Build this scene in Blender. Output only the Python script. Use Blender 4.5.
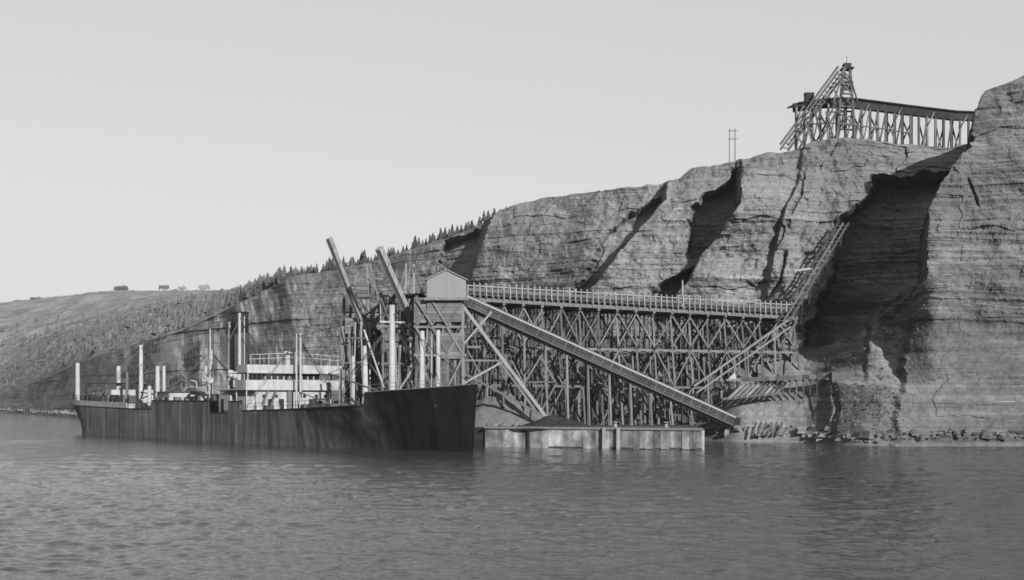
import bpy, math, random
import numpy as np
from mathutils import Vector, Matrix

random.seed(7)
for o in list(bpy.data.objects):
    bpy.data.objects.remove(o, do_unlink=True)
sc = bpy.context.scene
COL = sc.collection
F, CAMH, HY, CX = 1407.0, 6.0, 400.0, 512.0      # focal length in pixels, eye height, horizon row, centre column

# ---------------------------------------------------------------- camera
cam = bpy.data.cameras.new('camera')
cam.sensor_width = 36.0
cam.lens = 36.0 * F / 1024.0
cam.shift_y = (HY - 290.0) / 1024.0
cam.clip_start, cam.clip_end = 0.5, 20000.0
camo = bpy.data.objects.new('camera', cam)
camo.location = (0, 0, CAMH)
camo.rotation_euler = (math.radians(90), 0, 0)
COL.objects.link(camo)
sc.camera = camo

# ---------------------------------------------------------------- sky, sun, exposure
SUN_AZ, SUN_EL = math.radians(24.0), math.radians(19.0)     # azimuth to the right of straight behind the camera
w = bpy.data.worlds.new('World')
sc.world = w
w.use_nodes = True
nt = w.node_tree
for n in list(nt.nodes):
    nt.nodes.remove(n)
out = nt.nodes.new('ShaderNodeOutputWorld')
bg = nt.nodes.new('ShaderNodeBackground')
bw = nt.nodes.new('ShaderNodeRGBToBW')
sky = nt.nodes.new('ShaderNodeTexSky')
sky.sky_type = 'NISHITA'
sky.sun_disc = False
sky.sun_elevation = SUN_EL
sky.sun_rotation = math.pi - SUN_AZ
sky.air_density, sky.dust_density, sky.ozone_density = 1.0, 1.5, 1.0
nt.links.new(sky.outputs[0], bw.inputs[0])
pw = nt.nodes.new('ShaderNodeMath')                  # a pale, even sky: the brightness range of the whole dome is compressed
pw.operation = 'POWER'
pw.inputs[1].default_value = 0.30
ml = nt.nodes.new('ShaderNodeMath')
ml.operation = 'MULTIPLY'
ml.inputs[1].default_value = 1.5
nt.links.new(bw.outputs[0], pw.inputs[0])
nt.links.new(pw.outputs[0], ml.inputs[0])
nt.links.new(ml.outputs[0], bg.inputs[0])
nt.links.new(bg.outputs[0], out.inputs[0])
bg.inputs[1].default_value = 0.13
sl = bpy.data.lights.new('sun', 'SUN')
sl.energy = 5.0
sl.angle = math.radians(0.5)
sl.color = (1, 1, 1)
so = bpy.data.objects.new('sun', sl)
SUNV = Vector((math.sin(SUN_AZ) * math.cos(SUN_EL), -math.cos(SUN_AZ) * math.cos(SUN_EL), math.sin(SUN_EL)))
so.rotation_euler = SUNV.to_track_quat('Z', 'Y').to_euler()
so.location = (60, -60, 80)
COL.objects.link(so)
sc.view_settings.view_transform = 'Standard'
sc.view_settings.look = 'None'
sc.view_settings.exposure = 1.2
sc.view_settings.gamma = 1.0
sc.view_settings.use_curve_mapping = False
sc.cycles.filter_width = 1.6
sc.cycles.max_bounces = 6
sc.cycles.diffuse_bounces = 1
sc.cycles.volume_bounces = 0
sc.cycles.use_denoising = True


# ---------------------------------------------------------------- helpers
def at(px, py, D):
    return Vector(((px - CX) / F * D, D, CAMH + (HY - py) / F * D))


def zpy(py, D):
    return CAMH + (HY - py) / F * D


def xpx(px, D):
    return (px - CX) / F * D


def _h(ix, iy, seed):
    v = (ix.astype(np.int64) * 374761393 + iy.astype(np.int64) * 668265263 + seed * 974634541) & 0xFFFFFFFF
    v = ((v ^ (v >> 13)) * 1274126177) & 0xFFFFFFFF
    v = v ^ (v >> 16)
    return (v & 0xFFFFFF) / float(0xFFFFFF)


def vnoise(x, y, seed=0):
    ix, iy = np.floor(x), np.floor(y)
    fx, fy = x - ix, y - iy
    ux, uy = fx * fx * (3 - 2 * fx), fy * fy * (3 - 2 * fy)
    a, b = _h(ix, iy, seed), _h(ix + 1, iy, seed)
    c, d = _h(ix, iy + 1, seed), _h(ix + 1, iy + 1, seed)
    return (a * (1 - ux) + b * ux) * (1 - uy) + (c * (1 - ux) + d * ux) * uy


def fbm(x, y, octv=4, seed=0, gain=0.5):
    s, a, t = 0.0, 1.0, 0.0
    for k in range(octv):
        s = s + a * (vnoise(x * 2 ** k, y * 2 ** k, seed + 17 * k) - 0.5)
        t += a
        a *= gain
    return s / t * 2


def sstep(x):
    x = np.clip(x, 0, 1)
    return x * x * (3 - 2 * x)


# ---------------------------------------------------------------- materials
def mat(name, base, rough=0.85, var=0.25, scale=0.6, stretch=(1, 1, 1), bump=0.0, bscale=None, rnd=0.0, spec=0.06, streak=0.0, detail=6.0):
    m = bpy.data.materials.new(name)
    m.use_nodes = True
    t = m.node_tree
    b = t.nodes['Principled BSDF']
    b.inputs['Roughness'].default_value = rough
    b.inputs['Specular IOR Level'].default_value = spec
    geo = t.nodes.new('ShaderNodeNewGeometry')
    mp = t.nodes.new('ShaderNodeMapping')
    mp.inputs['Scale'].default_value = stretch
    t.links.new(geo.outputs['Position'], mp.inputs[0])
    nz = t.nodes.new('ShaderNodeTexNoise')
    nz.inputs['Scale'].default_value = scale
    nz.inputs['Detail'].default_value = detail
    nz.inputs['Roughness'].default_value = 0.65
    t.links.new(mp.outputs[0], nz.inputs['Vector'])
    mr = t.nodes.new('ShaderNodeMapRange')
    mr.inputs[1].default_value, mr.inputs[2].default_value = 0.25, 0.75
    mr.inputs[3].default_value, mr.inputs[4].default_value = base * (1 - var), base * (1 + var)
    t.links.new(nz.outputs[0], mr.inputs[0])
    val = mr.outputs[0]
    if rnd:
        oi = t.nodes.new('ShaderNodeObjectInfo')
        m2 = t.nodes.new('ShaderNodeMapRange')
        m2.inputs[3].default_value, m2.inputs[4].default_value = 1 - rnd, 1 + rnd
        t.links.new(oi.outputs['Random'], m2.inputs[0])
        mu = t.nodes.new('ShaderNodeMath')
        mu.operation = 'MULTIPLY'
        t.links.new(val, mu.inputs[0])
        t.links.new(m2.outputs[0], mu.inputs[1])
        val = mu.outputs[0]
    if streak:
        mp2 = t.nodes.new('ShaderNodeMapping')
        mp2.inputs['Scale'].default_value = (1.3, 1.3, 0.12)
        t.links.new(geo.outputs['Position'], mp2.inputs[0])
        n2 = t.nodes.new('ShaderNodeTexNoise')
        n2.inputs['Scale'].default_value = 0.8
        n2.inputs['Detail'].default_value = 5
        t.links.new(mp2.outputs[0], n2.inputs['Vector'])
        m3 = t.nodes.new('ShaderNodeMapRange')
        m3.inputs[1].default_value, m3.inputs[2].default_value = 0.35, 0.72
        m3.inputs[3].default_value, m3.inputs[4].default_value = 1 - streak, 1 + streak
        t.links.new(n2.outputs[0], m3.inputs[0])
        mu = t.nodes.new('ShaderNodeMath')
        mu.operation = 'MULTIPLY'
        t.links.new(val, mu.inputs[0])
        t.links.new(m3.outputs[0], mu.inputs[1])
        val = mu.outputs[0]
    t.links.new(val, b.inputs['Base Color'])
    if bump:
        bn = t.nodes.new('ShaderNodeTexNoise')
        bn.inputs['Scale'].default_value = bscale or scale * 6
        bn.inputs['Detail'].default_value = 5
        t.links.new(mp.outputs[0], bn.inputs['Vector'])
        bp = t.nodes.new('ShaderNodeBump')
        bp.inputs['Strength'].default_value = bump
        bp.inputs['Distance'].default_value = 0.25
        t.links.new(bn.outputs[0], bp.inputs['Height'])
        t.links.new(bp.outputs[0], b.inputs['Normal'])
    return m


M = {
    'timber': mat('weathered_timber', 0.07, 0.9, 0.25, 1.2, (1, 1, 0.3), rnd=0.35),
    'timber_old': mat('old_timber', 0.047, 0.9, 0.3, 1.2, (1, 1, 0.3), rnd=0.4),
    'timber_dark': mat('tarred_timber', 0.016, 0.9, 0.3, 1.2, rnd=0.3),
    'timber_pale': mat('pale_timber', 0.128, 0.85, 0.2, 1.0, (1, 1, 0.3), rnd=0.15),
    'board_dark': mat('sooty_boarding', 0.026, 0.9, 0.3, 1.2, rnd=0.3),
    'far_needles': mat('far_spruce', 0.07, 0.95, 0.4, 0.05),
    'board': mat('painted_boarding', 0.111, 0.8, 0.15, 1.0, (2, 2, 0.2)),
    'roof': mat('felt_roof', 0.110, 0.9, 0.2, 1.0),
    'concrete': mat('stained_concrete', 0.115, 0.9, 0.9, 0.55, (1.0, 1.0, 0.8), bump=0.3, rnd=0.3, streak=0.5),
    'deck': mat('pier_deck', 0.044, 0.95, 0.4, 0.5, bump=0.4),
    'ore': mat('iron_ore', 0.019, 0.95, 0.4, 1.5, bump=0.8, bscale=4),
    'spoil': mat('spoil_bank', 0.08, 0.95, 0.3, 0.9, bump=0.8, bscale=4),
    'hull': mat('hull_paint', 0.025, 0.75, 0.4, 0.35, (1, 1, 0.5), spec=0.08, streak=0.5),
    'white': mat('white_paint', 0.187, 0.5, 0.15, 0.8, streak=0.18),
    'grey': mat('grey_paint', 0.065, 0.6, 0.2, 0.8, streak=0.2),
    'black': mat('black_paint', 0.014, 0.5, 0.3, 0.8),
    'steel': mat('dark_steel', 0.033, 0.5, 0.3, 1.0),
    'glass': mat('dark_glass', 0.008, 0.15, 0.1, 1.0, spec=0.5),
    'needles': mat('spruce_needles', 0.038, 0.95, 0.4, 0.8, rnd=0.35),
    'bark': mat('bark', 0.039, 0.95, 0.3, 2.0),
    'house_wall': mat('house_wall', 0.219, 0.9, 0.1, 0.5, rnd=0.2),
    'house_roof': mat('house_roof', 0.049, 0.9, 0.1, 0.5, rnd=0.3),
    'stone': mat('boulder', 0.088, 0.95, 0.4, 1.5, bump=0.5, rnd=0.3),
}


def hull_paint():
    m = M['hull']
    t = m.node_tree
    b = t.nodes['Principled BSDF']
    src = b.inputs['Base Color'].links[0].from_socket
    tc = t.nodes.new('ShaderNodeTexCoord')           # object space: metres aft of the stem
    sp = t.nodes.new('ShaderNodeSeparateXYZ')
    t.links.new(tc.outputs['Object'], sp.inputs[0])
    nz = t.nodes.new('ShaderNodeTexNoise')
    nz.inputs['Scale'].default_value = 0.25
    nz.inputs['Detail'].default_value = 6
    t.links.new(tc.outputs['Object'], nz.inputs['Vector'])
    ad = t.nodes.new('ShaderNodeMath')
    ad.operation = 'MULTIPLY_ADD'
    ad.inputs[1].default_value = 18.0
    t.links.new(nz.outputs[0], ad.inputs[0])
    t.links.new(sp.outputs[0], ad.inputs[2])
    mr = t.nodes.new('ShaderNodeMapRange')           # hull colour near black forward, paler aft
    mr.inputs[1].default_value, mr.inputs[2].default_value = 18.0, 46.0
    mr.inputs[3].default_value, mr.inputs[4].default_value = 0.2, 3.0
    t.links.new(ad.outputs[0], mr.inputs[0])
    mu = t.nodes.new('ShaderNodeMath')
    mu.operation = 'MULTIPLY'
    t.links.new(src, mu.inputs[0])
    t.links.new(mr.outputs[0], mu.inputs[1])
    cb = t.nodes.new('ShaderNodeCombineXYZ')
    t.links.new(sp.outputs[0], cb.inputs[0])
    t.links.new(sp.outputs[2], cb.inputs[1])
    bk = t.nodes.new('ShaderNodeTexBrick')           # strakes of plating, each plate faded a little differently
    bk.inputs['Color1'].default_value = (0.88, 0.88, 0.88, 1)
    bk.inputs['Color2'].default_value = (1.1, 1.1, 1.1, 1)
    bk.inputs['Mortar'].default_value = (0.7, 0.7, 0.7, 1)
    bk.inputs['Scale'].default_value = 1.0
    bk.inputs['Mortar Size'].default_value = 0.03
    bk.inputs['Brick Width'].default_value = 6.5
    bk.inputs['Row Height'].default_value = 1.35
    t.links.new(cb.outputs[0], bk.inputs['Vector'])
    mu2 = t.nodes.new('ShaderNodeMath')
    mu2.operation = 'MULTIPLY'
    t.links.new(mu.outputs[0], mu2.inputs[0])
    t.links.new(bk.outputs['Color'], mu2.inputs[1])
    t.links.new(mu2.outputs[0], b.inputs['Base Color'])


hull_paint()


# ---------------------------------------------------------------- mesh builders
def mesh_from(name, v, f, m, smooth=False):
    me = bpy.data.meshes.new(name)
    me.from_pydata([tuple(p) for p in v], [], f)
    me.materials.append(m)
    if smooth:
        me.polygons.foreach_set('use_smooth', [True] * len(me.polygons))
    me.update()
    return me


def grid_mesh(name, P, m, smooth=True):
    """P: rows x cols x 3"""
    r, c = P.shape[:2]
    me = bpy.data.meshes.new(name)
    idx = np.arange(r * c).reshape(r, c)
    q = np.stack([idx[:-1, :-1], idx[:-1, 1:], idx[1:, 1:], idx[1:, :-1]], -1).reshape(-1, 4)
    me.vertices.add(r * c)
    me.vertices.foreach_set('co', P.reshape(-1).astype(np.float32))
    me.loops.add(q.size)
    me.loops.foreach_set('vertex_index', q.reshape(-1).astype(np.int32))
    me.polygons.add(len(q))
    me.polygons.foreach_set('loop_start', np.arange(0, q.size, 4, dtype=np.int32))
    me.polygons.foreach_set('loop_total', np.full(len(q), 4, dtype=np.int32))
    me.polygons.foreach_set('use_smooth', np.full(len(q), smooth))
    me.materials.append(m)
    me.update(calc_edges=True)
    return me


def add(name, me, parent=None, mw=None, loc=None):
    o = bpy.data.objects.new(name, me)
    COL.objects.link(o)
    if parent is not None:
        o.parent = parent
    if mw is not None:
        o.matrix_local = mw
    if loc is not None:
        o.location = loc
    return o


def tag(o, label, cat, group=None):
    o['label'] = label
    o['category'] = cat
    if group:
        o['group'] = group
    return o


def thing(name, label, cat, loc=(0, 0, 0), rz=0.0, group=None):
    o = bpy.data.objects.new(name, None)
    o.empty_display_size = 0.5
    COL.objects.link(o)
    o.location = loc
    o.rotation_euler = (0, 0, rz)
    return tag(o, label, cat, group)


_cache = {}


def box_mesh(m):
    k = ('box', m)
    if k not in _cache:
        v = [(x, y, z) for x in (-.5, .5) for y in (-.5, .5) for z in (-.5, .5)]
        f = [(0, 1, 3, 2), (4, 6, 7, 5), (0, 4, 5, 1), (2, 3, 7, 6), (0, 2, 6, 4), (1, 5, 7, 3)]
        _cache[k] = mesh_from('box_' + m, v, f, M[m])
    return _cache[k]


def pole_mesh(m, taper=0.75, n=10):
    k = ('pole', m, taper)
    if k not in _cache:
        v, f = [], []
        for j, (z, r) in enumerate(((-.5, .5), (.5, .5 * taper))):
            for i in range(n):
                a = 2 * math.pi * i / n
                v.append((r * math.cos(a), r * math.sin(a), z))
        for i in range(n):
            f.append((i, (i + 1) % n, n + (i + 1) % n, n + i))
        f.append(tuple(range(n - 1, -1, -1)))
        f.append(tuple(range(n, 2 * n)))
        me = mesh_from('pole_' + m, v, f, M[m])
        for p in me.polygons[:n]:
            p.use_smooth = True
        _cache[k] = me
    return _cache[k]


def _mw(root, p, q, wx, wy):
    """matrix (local to root, which carries location and z-rotation only when local=False)"""
    p, q = Vector(p), Vector(q)
    d = q - p
    L = d.length
    z = d.normalized()
    ref = Vector((0, 0, 1)) if abs(z.z) < 0.95 else Vector((1, 0, 0))
    x = ref.cross(z).normalized()
    y = z.cross(x)
    R = Matrix((x, y, z)).transposed().to_4x4()
    return Matrix.Translation((p + q) / 2) @ R @ Matrix.Diagonal((wx, wy, L, 1))


def beam(root, name, p, q, wx=0.3, wy=None, m='timber', base=None):
    """squared timber from p to q. Points are world coordinates minus base (the root's location)."""
    wy = wx if wy is None else wy
    if name in ('brace', 'sway_brace', 'post', 'stud', 'rail_post', 'joist', 'raking_brace', 'track_prop', 'knee_brace'):
        p = Vector(p) + Vector((random.uniform(-.08, .08), 0, random.uniform(-.08, .08)))
        q = Vector(q) + Vector((random.uniform(-.06, .06), 0, random.uniform(-.05, .05)))
    b = Vector(root.location) if base is None else Vector(base)
    return add(name, box_mesh(m), root, _mw(root, Vector(p) - b, Vector(q) - b, wx, wy))


def pole(root, name, p, q, d=0.3, m='white', taper=0.75, base=None):
    b = Vector(root.location) if base is None else Vector(base)
    return add(name, pole_mesh(m, taper), root, _mw(root, Vector(p) - b, Vector(q) - b, d, d))


def box(root, name, c, size, m, rz=0.0, base=None):
    b = Vector(root.location) if base is None else Vector(base)
    mw = Matrix.Translation(Vector(c) - b) @ Matrix.Rotation(rz, 4, 'Z') @ Matrix.Diagonal((size[0], size[1], size[2], 1))
    return add(name, box_mesh(m), root, mw)


# ================================================================ THE LAND
COLS = [  # px, then (D, Z) for: under water, beach, bank top, shelf back, scree top; then edge D, edge row; then back1 (D, row or None), back2
    (-500, (720, -3), (735, .8), (740, 3), (745, 4), (752, 6), 780, 398, (930, 345), (1500, 316)),
    (0,   (690, -3), (703, .8), (708, 3), (712, 4), (718, 6), 735, 394, (900, 329), (1400, 305)),
    (40,  (560, -3), (572, .8), (577, 3), (581, 5), (585, 7), 600, 381, (860, 326), (1400, 299)),
    (100, (415, -3), (424, 1), (428, 4), (431, 6), (436, 9), 455, 354, (760, 318), (1400, 292)),
    (180, (360, -3), (368, 1), (373, 5), (377, 7), (382, 10), 402, 331, (700, 303), (1350, 290)),
    (240, (330, -3), (338, 1), (343, 5), (347, 7), (352, 11), 374, 303, (640, 292), (1350, 294)),
    (290, (305, -3), (313, 1), (318, 5), (322, 8), (327, 12), 350, 278, (580, 281), (1300, 320)),
    (380, (276, -3), (284, 1), (290, 5), (294, 8), (299, 14), 326, 259, None, None),
    (430, (262, -3), (270, 1), (276, 5), (280, 8), (285, 14), 313, 243, None, None),
    (470, (252, -3), (260, 1), (265, 5), (268, 8), (273, 14), 302, 230, None, None),
    (500, (244, -3), (252, 1), (257, 5), (260, 8), (265, 14), 294, 210, None, None),
    (540, (232, -3), (240, 1), (246, 5), (249, 8), (254, 14), 284, 199, None, None),
    (600, (216, -3), (224, 1), (230, 5), (233, 8), (238, 14), 270, 190, None, None),
    (680, (207, -3), (214, 1), (219, 6), (223, 8.5), (229, 14), 260, 178, None, None),
    (735, (199, -3), (202, .9), (209, 8), (215, 9.4), (222, 14), 253, 161, None, None),
    (795, (196.5, -3), (199.5, .9), (206, 9.2), (212, 9.6), (219, 14.5), 247, 147, None, None),
    (816, (194, -3), (197, .9), (204, 9.2), (211, 9.8), (217, 15), 245, 140, None, None),
    (836, (187, -3), (190, .6), (197.5, 8.5), (206, 10.5), (214, 16), 243, 139, None, None),
    (862, (183, -3), (186, .6), (193, 8), (200, 11.5), (210, 17), 243, 140, None, None),
    (890, (181.5, -3), (184.5, .6), (190, 8), (197, 11.5), (208, 17), 243, 142, None, None),
    (930, (183, -3), (185, 1), (187.5, 6), (190.5, 10), (197, 16), 242, 147, None, None),
    (1024, (183, -3), (185, 1), (187.5, 6), (190.5, 10), (197, 16), 241, 150, None, None),
    (1400, (183, -3), (185, 1), (187.5, 6), (190.5, 10), (197, 16), 240, 150, None, None),
]
TOPY = [(-500, 398), (0, 394), (40, 381), (100, 354), (180, 331), (240, 303), (290, 278), (380, 259), (430, 243), (470, 230), (488, 219), (500, 209),
        (540, 199), (600, 190), (662, 183), (680, 178), (690, 170), (740, 160), (780, 152), (800, 148), (812, 139), (830, 137), (880, 141),
        (930, 147), (974, 152), (977, 118), (981, 98), (986, 92), (1000, 87), (1024, 79), (1150, 62), (1400, 55)]
SEG = [(0, 1, 5), (1, 2, 36), (2, 3, 16), (3, 4, 24), (4, 5, 250), (5, 6, 56), (6, 7, 46)]
cp = np.concatenate([np.arange(-500, -20, 12), np.arange(-20, 230, 3), np.arange(230, 1060, 1.2), np.arange(1060, 1400, 6)])
ck = [c[0] for c in COLS]
KD = [np.interp(cp, ck, [c[1 + k][0] for c in COLS]) for k in range(5)]
KZ = [np.interp(cp, ck, [c[1 + k][1] for c in COLS]) for k in range(5)]
ED = np.interp(cp, ck, [c[6] for c in COLS])
def soft(a, n=9):
    for _ in range(n):                               # smooth the kinks between control columns
        a = np.concatenate([a[:1], (a[:-2] + 2 * a[1:-1] + a[2:]) / 4, a[-1:]])
    return a


KD = [soft(a, 50) for a in KD]
KZ = [soft(a, 60) for a in KZ]
ED = soft(ED, 160)
topy = np.interp(cp, [t[0] for t in TOPY], [t[1] for t in TOPY])

# buttress flanks: edge polyline (row, px), amplitude (row, metres), flank width px, recovery fraction, recovery width px
FLANKS = [
    ([(205, 498), (235, 488), (260, 478), (290, 468), (320, 455)], [(200, 2), (225, 8), (250, 11), (280, 8), (310, 0)], 10, 0.9, 80),
    ([(180, 672), (205, 664), (235, 640), (262, 616), (290, 592), (315, 580)], [(178, 3), (195, 7), (240, 9), (290, 8), (330, 3), (380, 0)], 7, 0.7, 90),
    ([(155, 746), (175, 742), (215, 740), (240, 722), (262, 700), (282, 690), (300, 676)], [(155, 0.5), (170, 3), (180, 12), (225, 13), (262, 6), (280, 9), (300, 7), (330, 0)], 6, 0.85, 85),
    ([(150, 806), (190, 800), (215, 787), (245, 778), (290, 768)], [(150, 0.5), (175, 1.5), (220, 2.2), (280, 2.5), (310, 0)], 4, 1.0, 40),
    ([(280, 905), (300, 885), (320, 872), (380, 868), (420, 866)], [(275, 0), (300, 4), (330, 4), (358, 1.5), (385, 0)], 6, 1.0, 34),
    ([(100, 986), (138, 981), (158, 978), (179, 974), (192, 958), (206, 943), (226, 930), (265, 926), (299, 922), (335, 913), (381, 905), (450, 898)],
     None, 9, 0.0, 10),
]
NOTCH = [  # polyline (row, px), depth, half width px
    ([(162, 742), (185, 741), (205, 735)], 1.6, 2.0),
    ([(284, 745), (292, 757), (298, 768), (290, 776)], 2.4, 3.0), ([(255, 786), (285, 778), (298, 770)], 2.0, 2.5),
    ([(170, 806), (200, 801), (225, 789)], 1.4, 2.0), ([(384, 833), (410, 838), (440, 829)], 1.2, 4.0),
    ([(205, 966), (216, 972), (230, 978)], 1.2, 2.0),
]


# hollows bitten out beside a flank: flank index, left edge (row, px), roof (px, row), floor (px, row), depth
BITES = [
    (5, [(170, 872), (198, 868), (214, 846), (224, 834), (250, 830), (270, 834), (300, 818), (335, 803), (352, 799)], [(800, 178), (850, 175), (900, 178), (940, 172)], [(795, 352), (850, 342), (880, 318), (910, 296), (930, 292)], 10.0),
    (2, [(160, 738), (185, 726), (198, 706), (212, 692), (228, 687), (262, 690)], [(680, 186), (710, 180), (745, 166)], [(685, 262), (700, 262), (740, 232)], 7.0),
    (2, [(268, 690), (282, 668), (300, 646)], [(640, 292), (660, 280), (690, 266)], [(640, 300), (700, 300)], 6.0),
    (1, [(190, 650), (235, 600), (262, 590), (300, 570)], [(570, 280), (610, 230), (640, 205), (672, 190)], [(560, 305), (700, 305)], 4.0),
    (0, [(225, 470), (240, 446), (262, 440), (285, 446)], [(440, 240), (470, 232), (500, 224)], [(440, 272), (470, 282), (500, 284)], 6.0),
]


def displ(px, py, Z, D):
    wob = 5.0 * fbm(py / 16.0, px * 0 + 3.3, 3, 5) + 2.2 * (vnoise(np.floor(py / 5.0), px * 0, 9) - 0.5)
    tot = np.zeros_like(px)
    for k, (edge, amp, wid, rec, rw) in enumerate(FLANKS):
        R = np.interp(py, [e[0] for e in edge], [e[1] for e in edge]) + wob * (0.5, 1.0, 0.9, 0.5, 0.7, 1.5)[k]
        if amp is None:
            A = 1.0 + 0.8 * np.clip(Z - 8, 0, 50)
            A = A * (1 - 0.55 * np.clip((D - 260) / 140.0, 0, 1))
        else:
            A = np.interp(py, [e[0] for e in amp], [e[1] for e in amp])
        tot -= A * (sstep((px - (R - wid)) / wid) - rec * sstep((px - R) / rw))
        for kk, le, rf_, fl_, dep in BITES:
            if kk != k:
                continue
            jag = 5.0 * fbm(py / 9.0, px * 0 + kk, 3, 15) + 3.0 * (vnoise(np.floor(py / 4.0), px * 0, 19) - 0.5)
            jg2 = 4.0 * fbm(px / 9.0, py * 0 + kk, 3, 16)
            gl = sstep((px - np.interp(py, [e[0] for e in le], [e[1] for e in le]) - jag) / 4.0)
            gt = sstep((py - np.interp(px, [e[0] for e in rf_], [e[1] for e in rf_]) - jg2) / 4.0)
            gb = sstep((np.interp(px, [e[0] for e in fl_], [e[1] for e in fl_]) + jg2 - py) / 5.0)
            gr = sstep((R - px) / max(wid, 5))
            tot += dep * gl * gt * gb * gr
    for line, dep, hw in NOTCH:
        c = np.interp(py, [e[0] for e in line], [e[1] for e in line]) + wob * 0.6
        y0, y1 = line[0][0], line[-1][0]
        g = np.clip((py - y0) / 4, 0, 1) * np.clip((y1 - py) / 4, 0, 1)
        if abs(line[-1][1] - line[0][1]) > 26:
            hw = hw * 1.3
        tot += dep * g * np.clip(1 - np.abs(px - c) / hw, 0, 1)
    return tot


py_e = topy
d_e = displ(cp, py_e, np.full_like(cp, 50.0), ED)
EDF = ED + d_e                                   # where the edge really stands
EZ = CAMH + (HY - topy) / F * EDF
i0, i1 = int(np.argmin(np.abs(cp - 950))), int(np.argmin(np.abs(cp - 992)))
EZ[i0:i1] = np.interp(cp[i0:i1], [cp[i0], cp[i1]], [EZ[i0], EZ[i1]])
KD.append(ED)
KZ.append(EZ)
b1D = np.interp(cp, ck, [c[8][0] if c[8] else c[6] + 120 for c in COLS])
b2D = np.interp(cp, ck, [c[9][0] if c[9] else c[6] + 600 for c in COLS])
b1Z = np.where(cp < 300, CAMH + (HY - np.interp(cp, [-500, 0, 40, 100, 180, 240, 290], [345, 329, 326, 318, 303, 292, 281])) / F * b1D, 0)
b2Z = np.where(cp < 300, CAMH + (HY - np.interp(cp, [-500, 0, 40, 100, 130, 180, 240, 290], [318, 305, 299, 292.5, 291, 290.5, 293, 320])) / F * b2D, 0)
t = sstep((cp - 280) / 40.0)
b1Z = np.where(cp < 280, b1Z, (1 - t) * (CAMH + (HY - 281) / F * b1D) + t * (EZ + 1.0))
b2Z = np.where(cp < 280, b2Z, (1 - t) * (CAMH + (HY - 315) / F * b2D) + t * (EZ - 8.0))
KD += [b1D, b2D]
KZ += [b1Z, b2Z]
rD, rZ, rS = [], [], []
for i, (a, b, n) in enumerate(SEG):
    for j in range(n):
        f = j / n
        rD.append(KD[a] * (1 - f) + KD[b] * f)
        rZ.append(KZ[a] * (1 - f) + KZ[b] * f)
        rS.append(i + f)
rD.append(KD[7])
rZ.append(KZ[7])
rS.append(7.0)
D = np.array(rD)
Z = np.array(rZ)
S = np.repeat(np.array(rS)[:, None], len(cp), 1)
PX = np.repeat(cp[None, :], len(rS), 0)
# rounded shoulder just below the cliff edge
lip = np.clip((S - 4.90) / 0.10, 0, 1) * (S <= 5.0)
D = D + displ(PX, HY - (Z - CAMH) * F / np.maximum(D, 50), Z, D) * np.where(S > 5, np.clip(1 - (S - 5) * 1.0, 0, 1), 1.0)
X = (PX - CX) / F * D
cliff = np.clip((S - 1.0) * 4, 0, 1) * np.clip((5.05 - S) * 12, 0, 1)
near = sstep((PX - 250) / 90.0)
# strata: stepped one-dimensional noise in a slightly dipping height
zs = Z + 0.035 * X + 1.1 * fbm(X / 30.0, Z / 14.0, 3, 21)


def strata(z, th, seed):
    q = z / th
    return _h(np.floor(q), np.floor(q) * 0, seed) * 1.0 - 0.5


al = sstep((fbm(X / 14.0, Z / 7.0, 3, 31) + 0.55) / 0.9)
rightc = sstep((PX - 880) / 40)
st = 0.32 * strata(zs, 2.7, 1) + 0.40 * strata(zs + 0.3, 1.05, 2) * al + 0.26 * strata(zs, 0.42, 3)
lump = 1.7 * fbm(X / 9.0, Z / 8.0, 5, 41) + 0.9 * fbm(X / 2.2, Z / 2.2, 4, 43)
ss = X - 0.45 * Z                                # slanting joints
joint = 1.1 * (np.abs(fbm(ss / 7.0, Z / 22.0, 4, 51)) - 0.25) * -1.0


def cells(u_, v_, wu, wv, seed):
    """blocks of broken rock: courses of height wv, each split into lengths of about wu, offset from course to course"""
    row = np.floor(v_ / wv)
    sh = _h(row, row * 0, seed + 5) * 7.3
    return _h(np.floor(u_ / wu + sh + 0.35 * vnoise(v_ / wv * 2.0, row, seed)), row, seed) - 0.5


warp = 0.9 * fbm(X / 5.0, Z / 5.0, 3, 63)
block = 1.2 * cells(ss + warp * 2, zs + warp, 6.5, 5.2, 77) + 0.55 * cells(ss + warp * 1.5, zs, 2.6, 1.9, 78) + 0.35 * cells(ss + warp, zs, 1.1, 0.8, 79)
lowbank = np.clip((4.0 - S) / 0.5, 0, 1)
dd = -(st * (0.75 + 0.05 * rightc) + lump * (1.0 - 0.35 * rightc) + joint + block * (0.7 - 0.2 * rightc)) * (1 - 0.55 * lowbank)
D = D + dd * cliff * (0.55 + 0.45 * near)
# ledges and gullies of the far headland on the left
D = D + (1 - near) * cliff * (9.0 * fbm(PX / 26.0 + Z / 40.0, Z / 30.0, 4, 61) + 1.6 * strata(Z + fbm(X / 40, Z * 0, 2, 3), 2.3, 8))
# scrub and turf above the edge
veg = np.clip((S - 5.02) * 8, 0, 1)
Z = Z + veg * (np.where(PX < 300, 1.0, 0.28) * (1.6 * fbm(X / 12.0, D / 26.0, 4, 71) + 0.8 * fbm(X / 3.0, D / 5.0, 3, 73)))
Z = Z + veg * (S > 5.8) * (PX < 300) * 6.0 * fbm(X / 90.0, D / 160.0, 3, 75)
Z = Z + np.clip((S - 4.6) * 3, 0, 1) * (S <= 5.0) * 0.5 * fbm(X / 3.0, X * 0, 4, 81) * near
P = np.stack([(PX - CX) / F * D, D, Z], -1)


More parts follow.
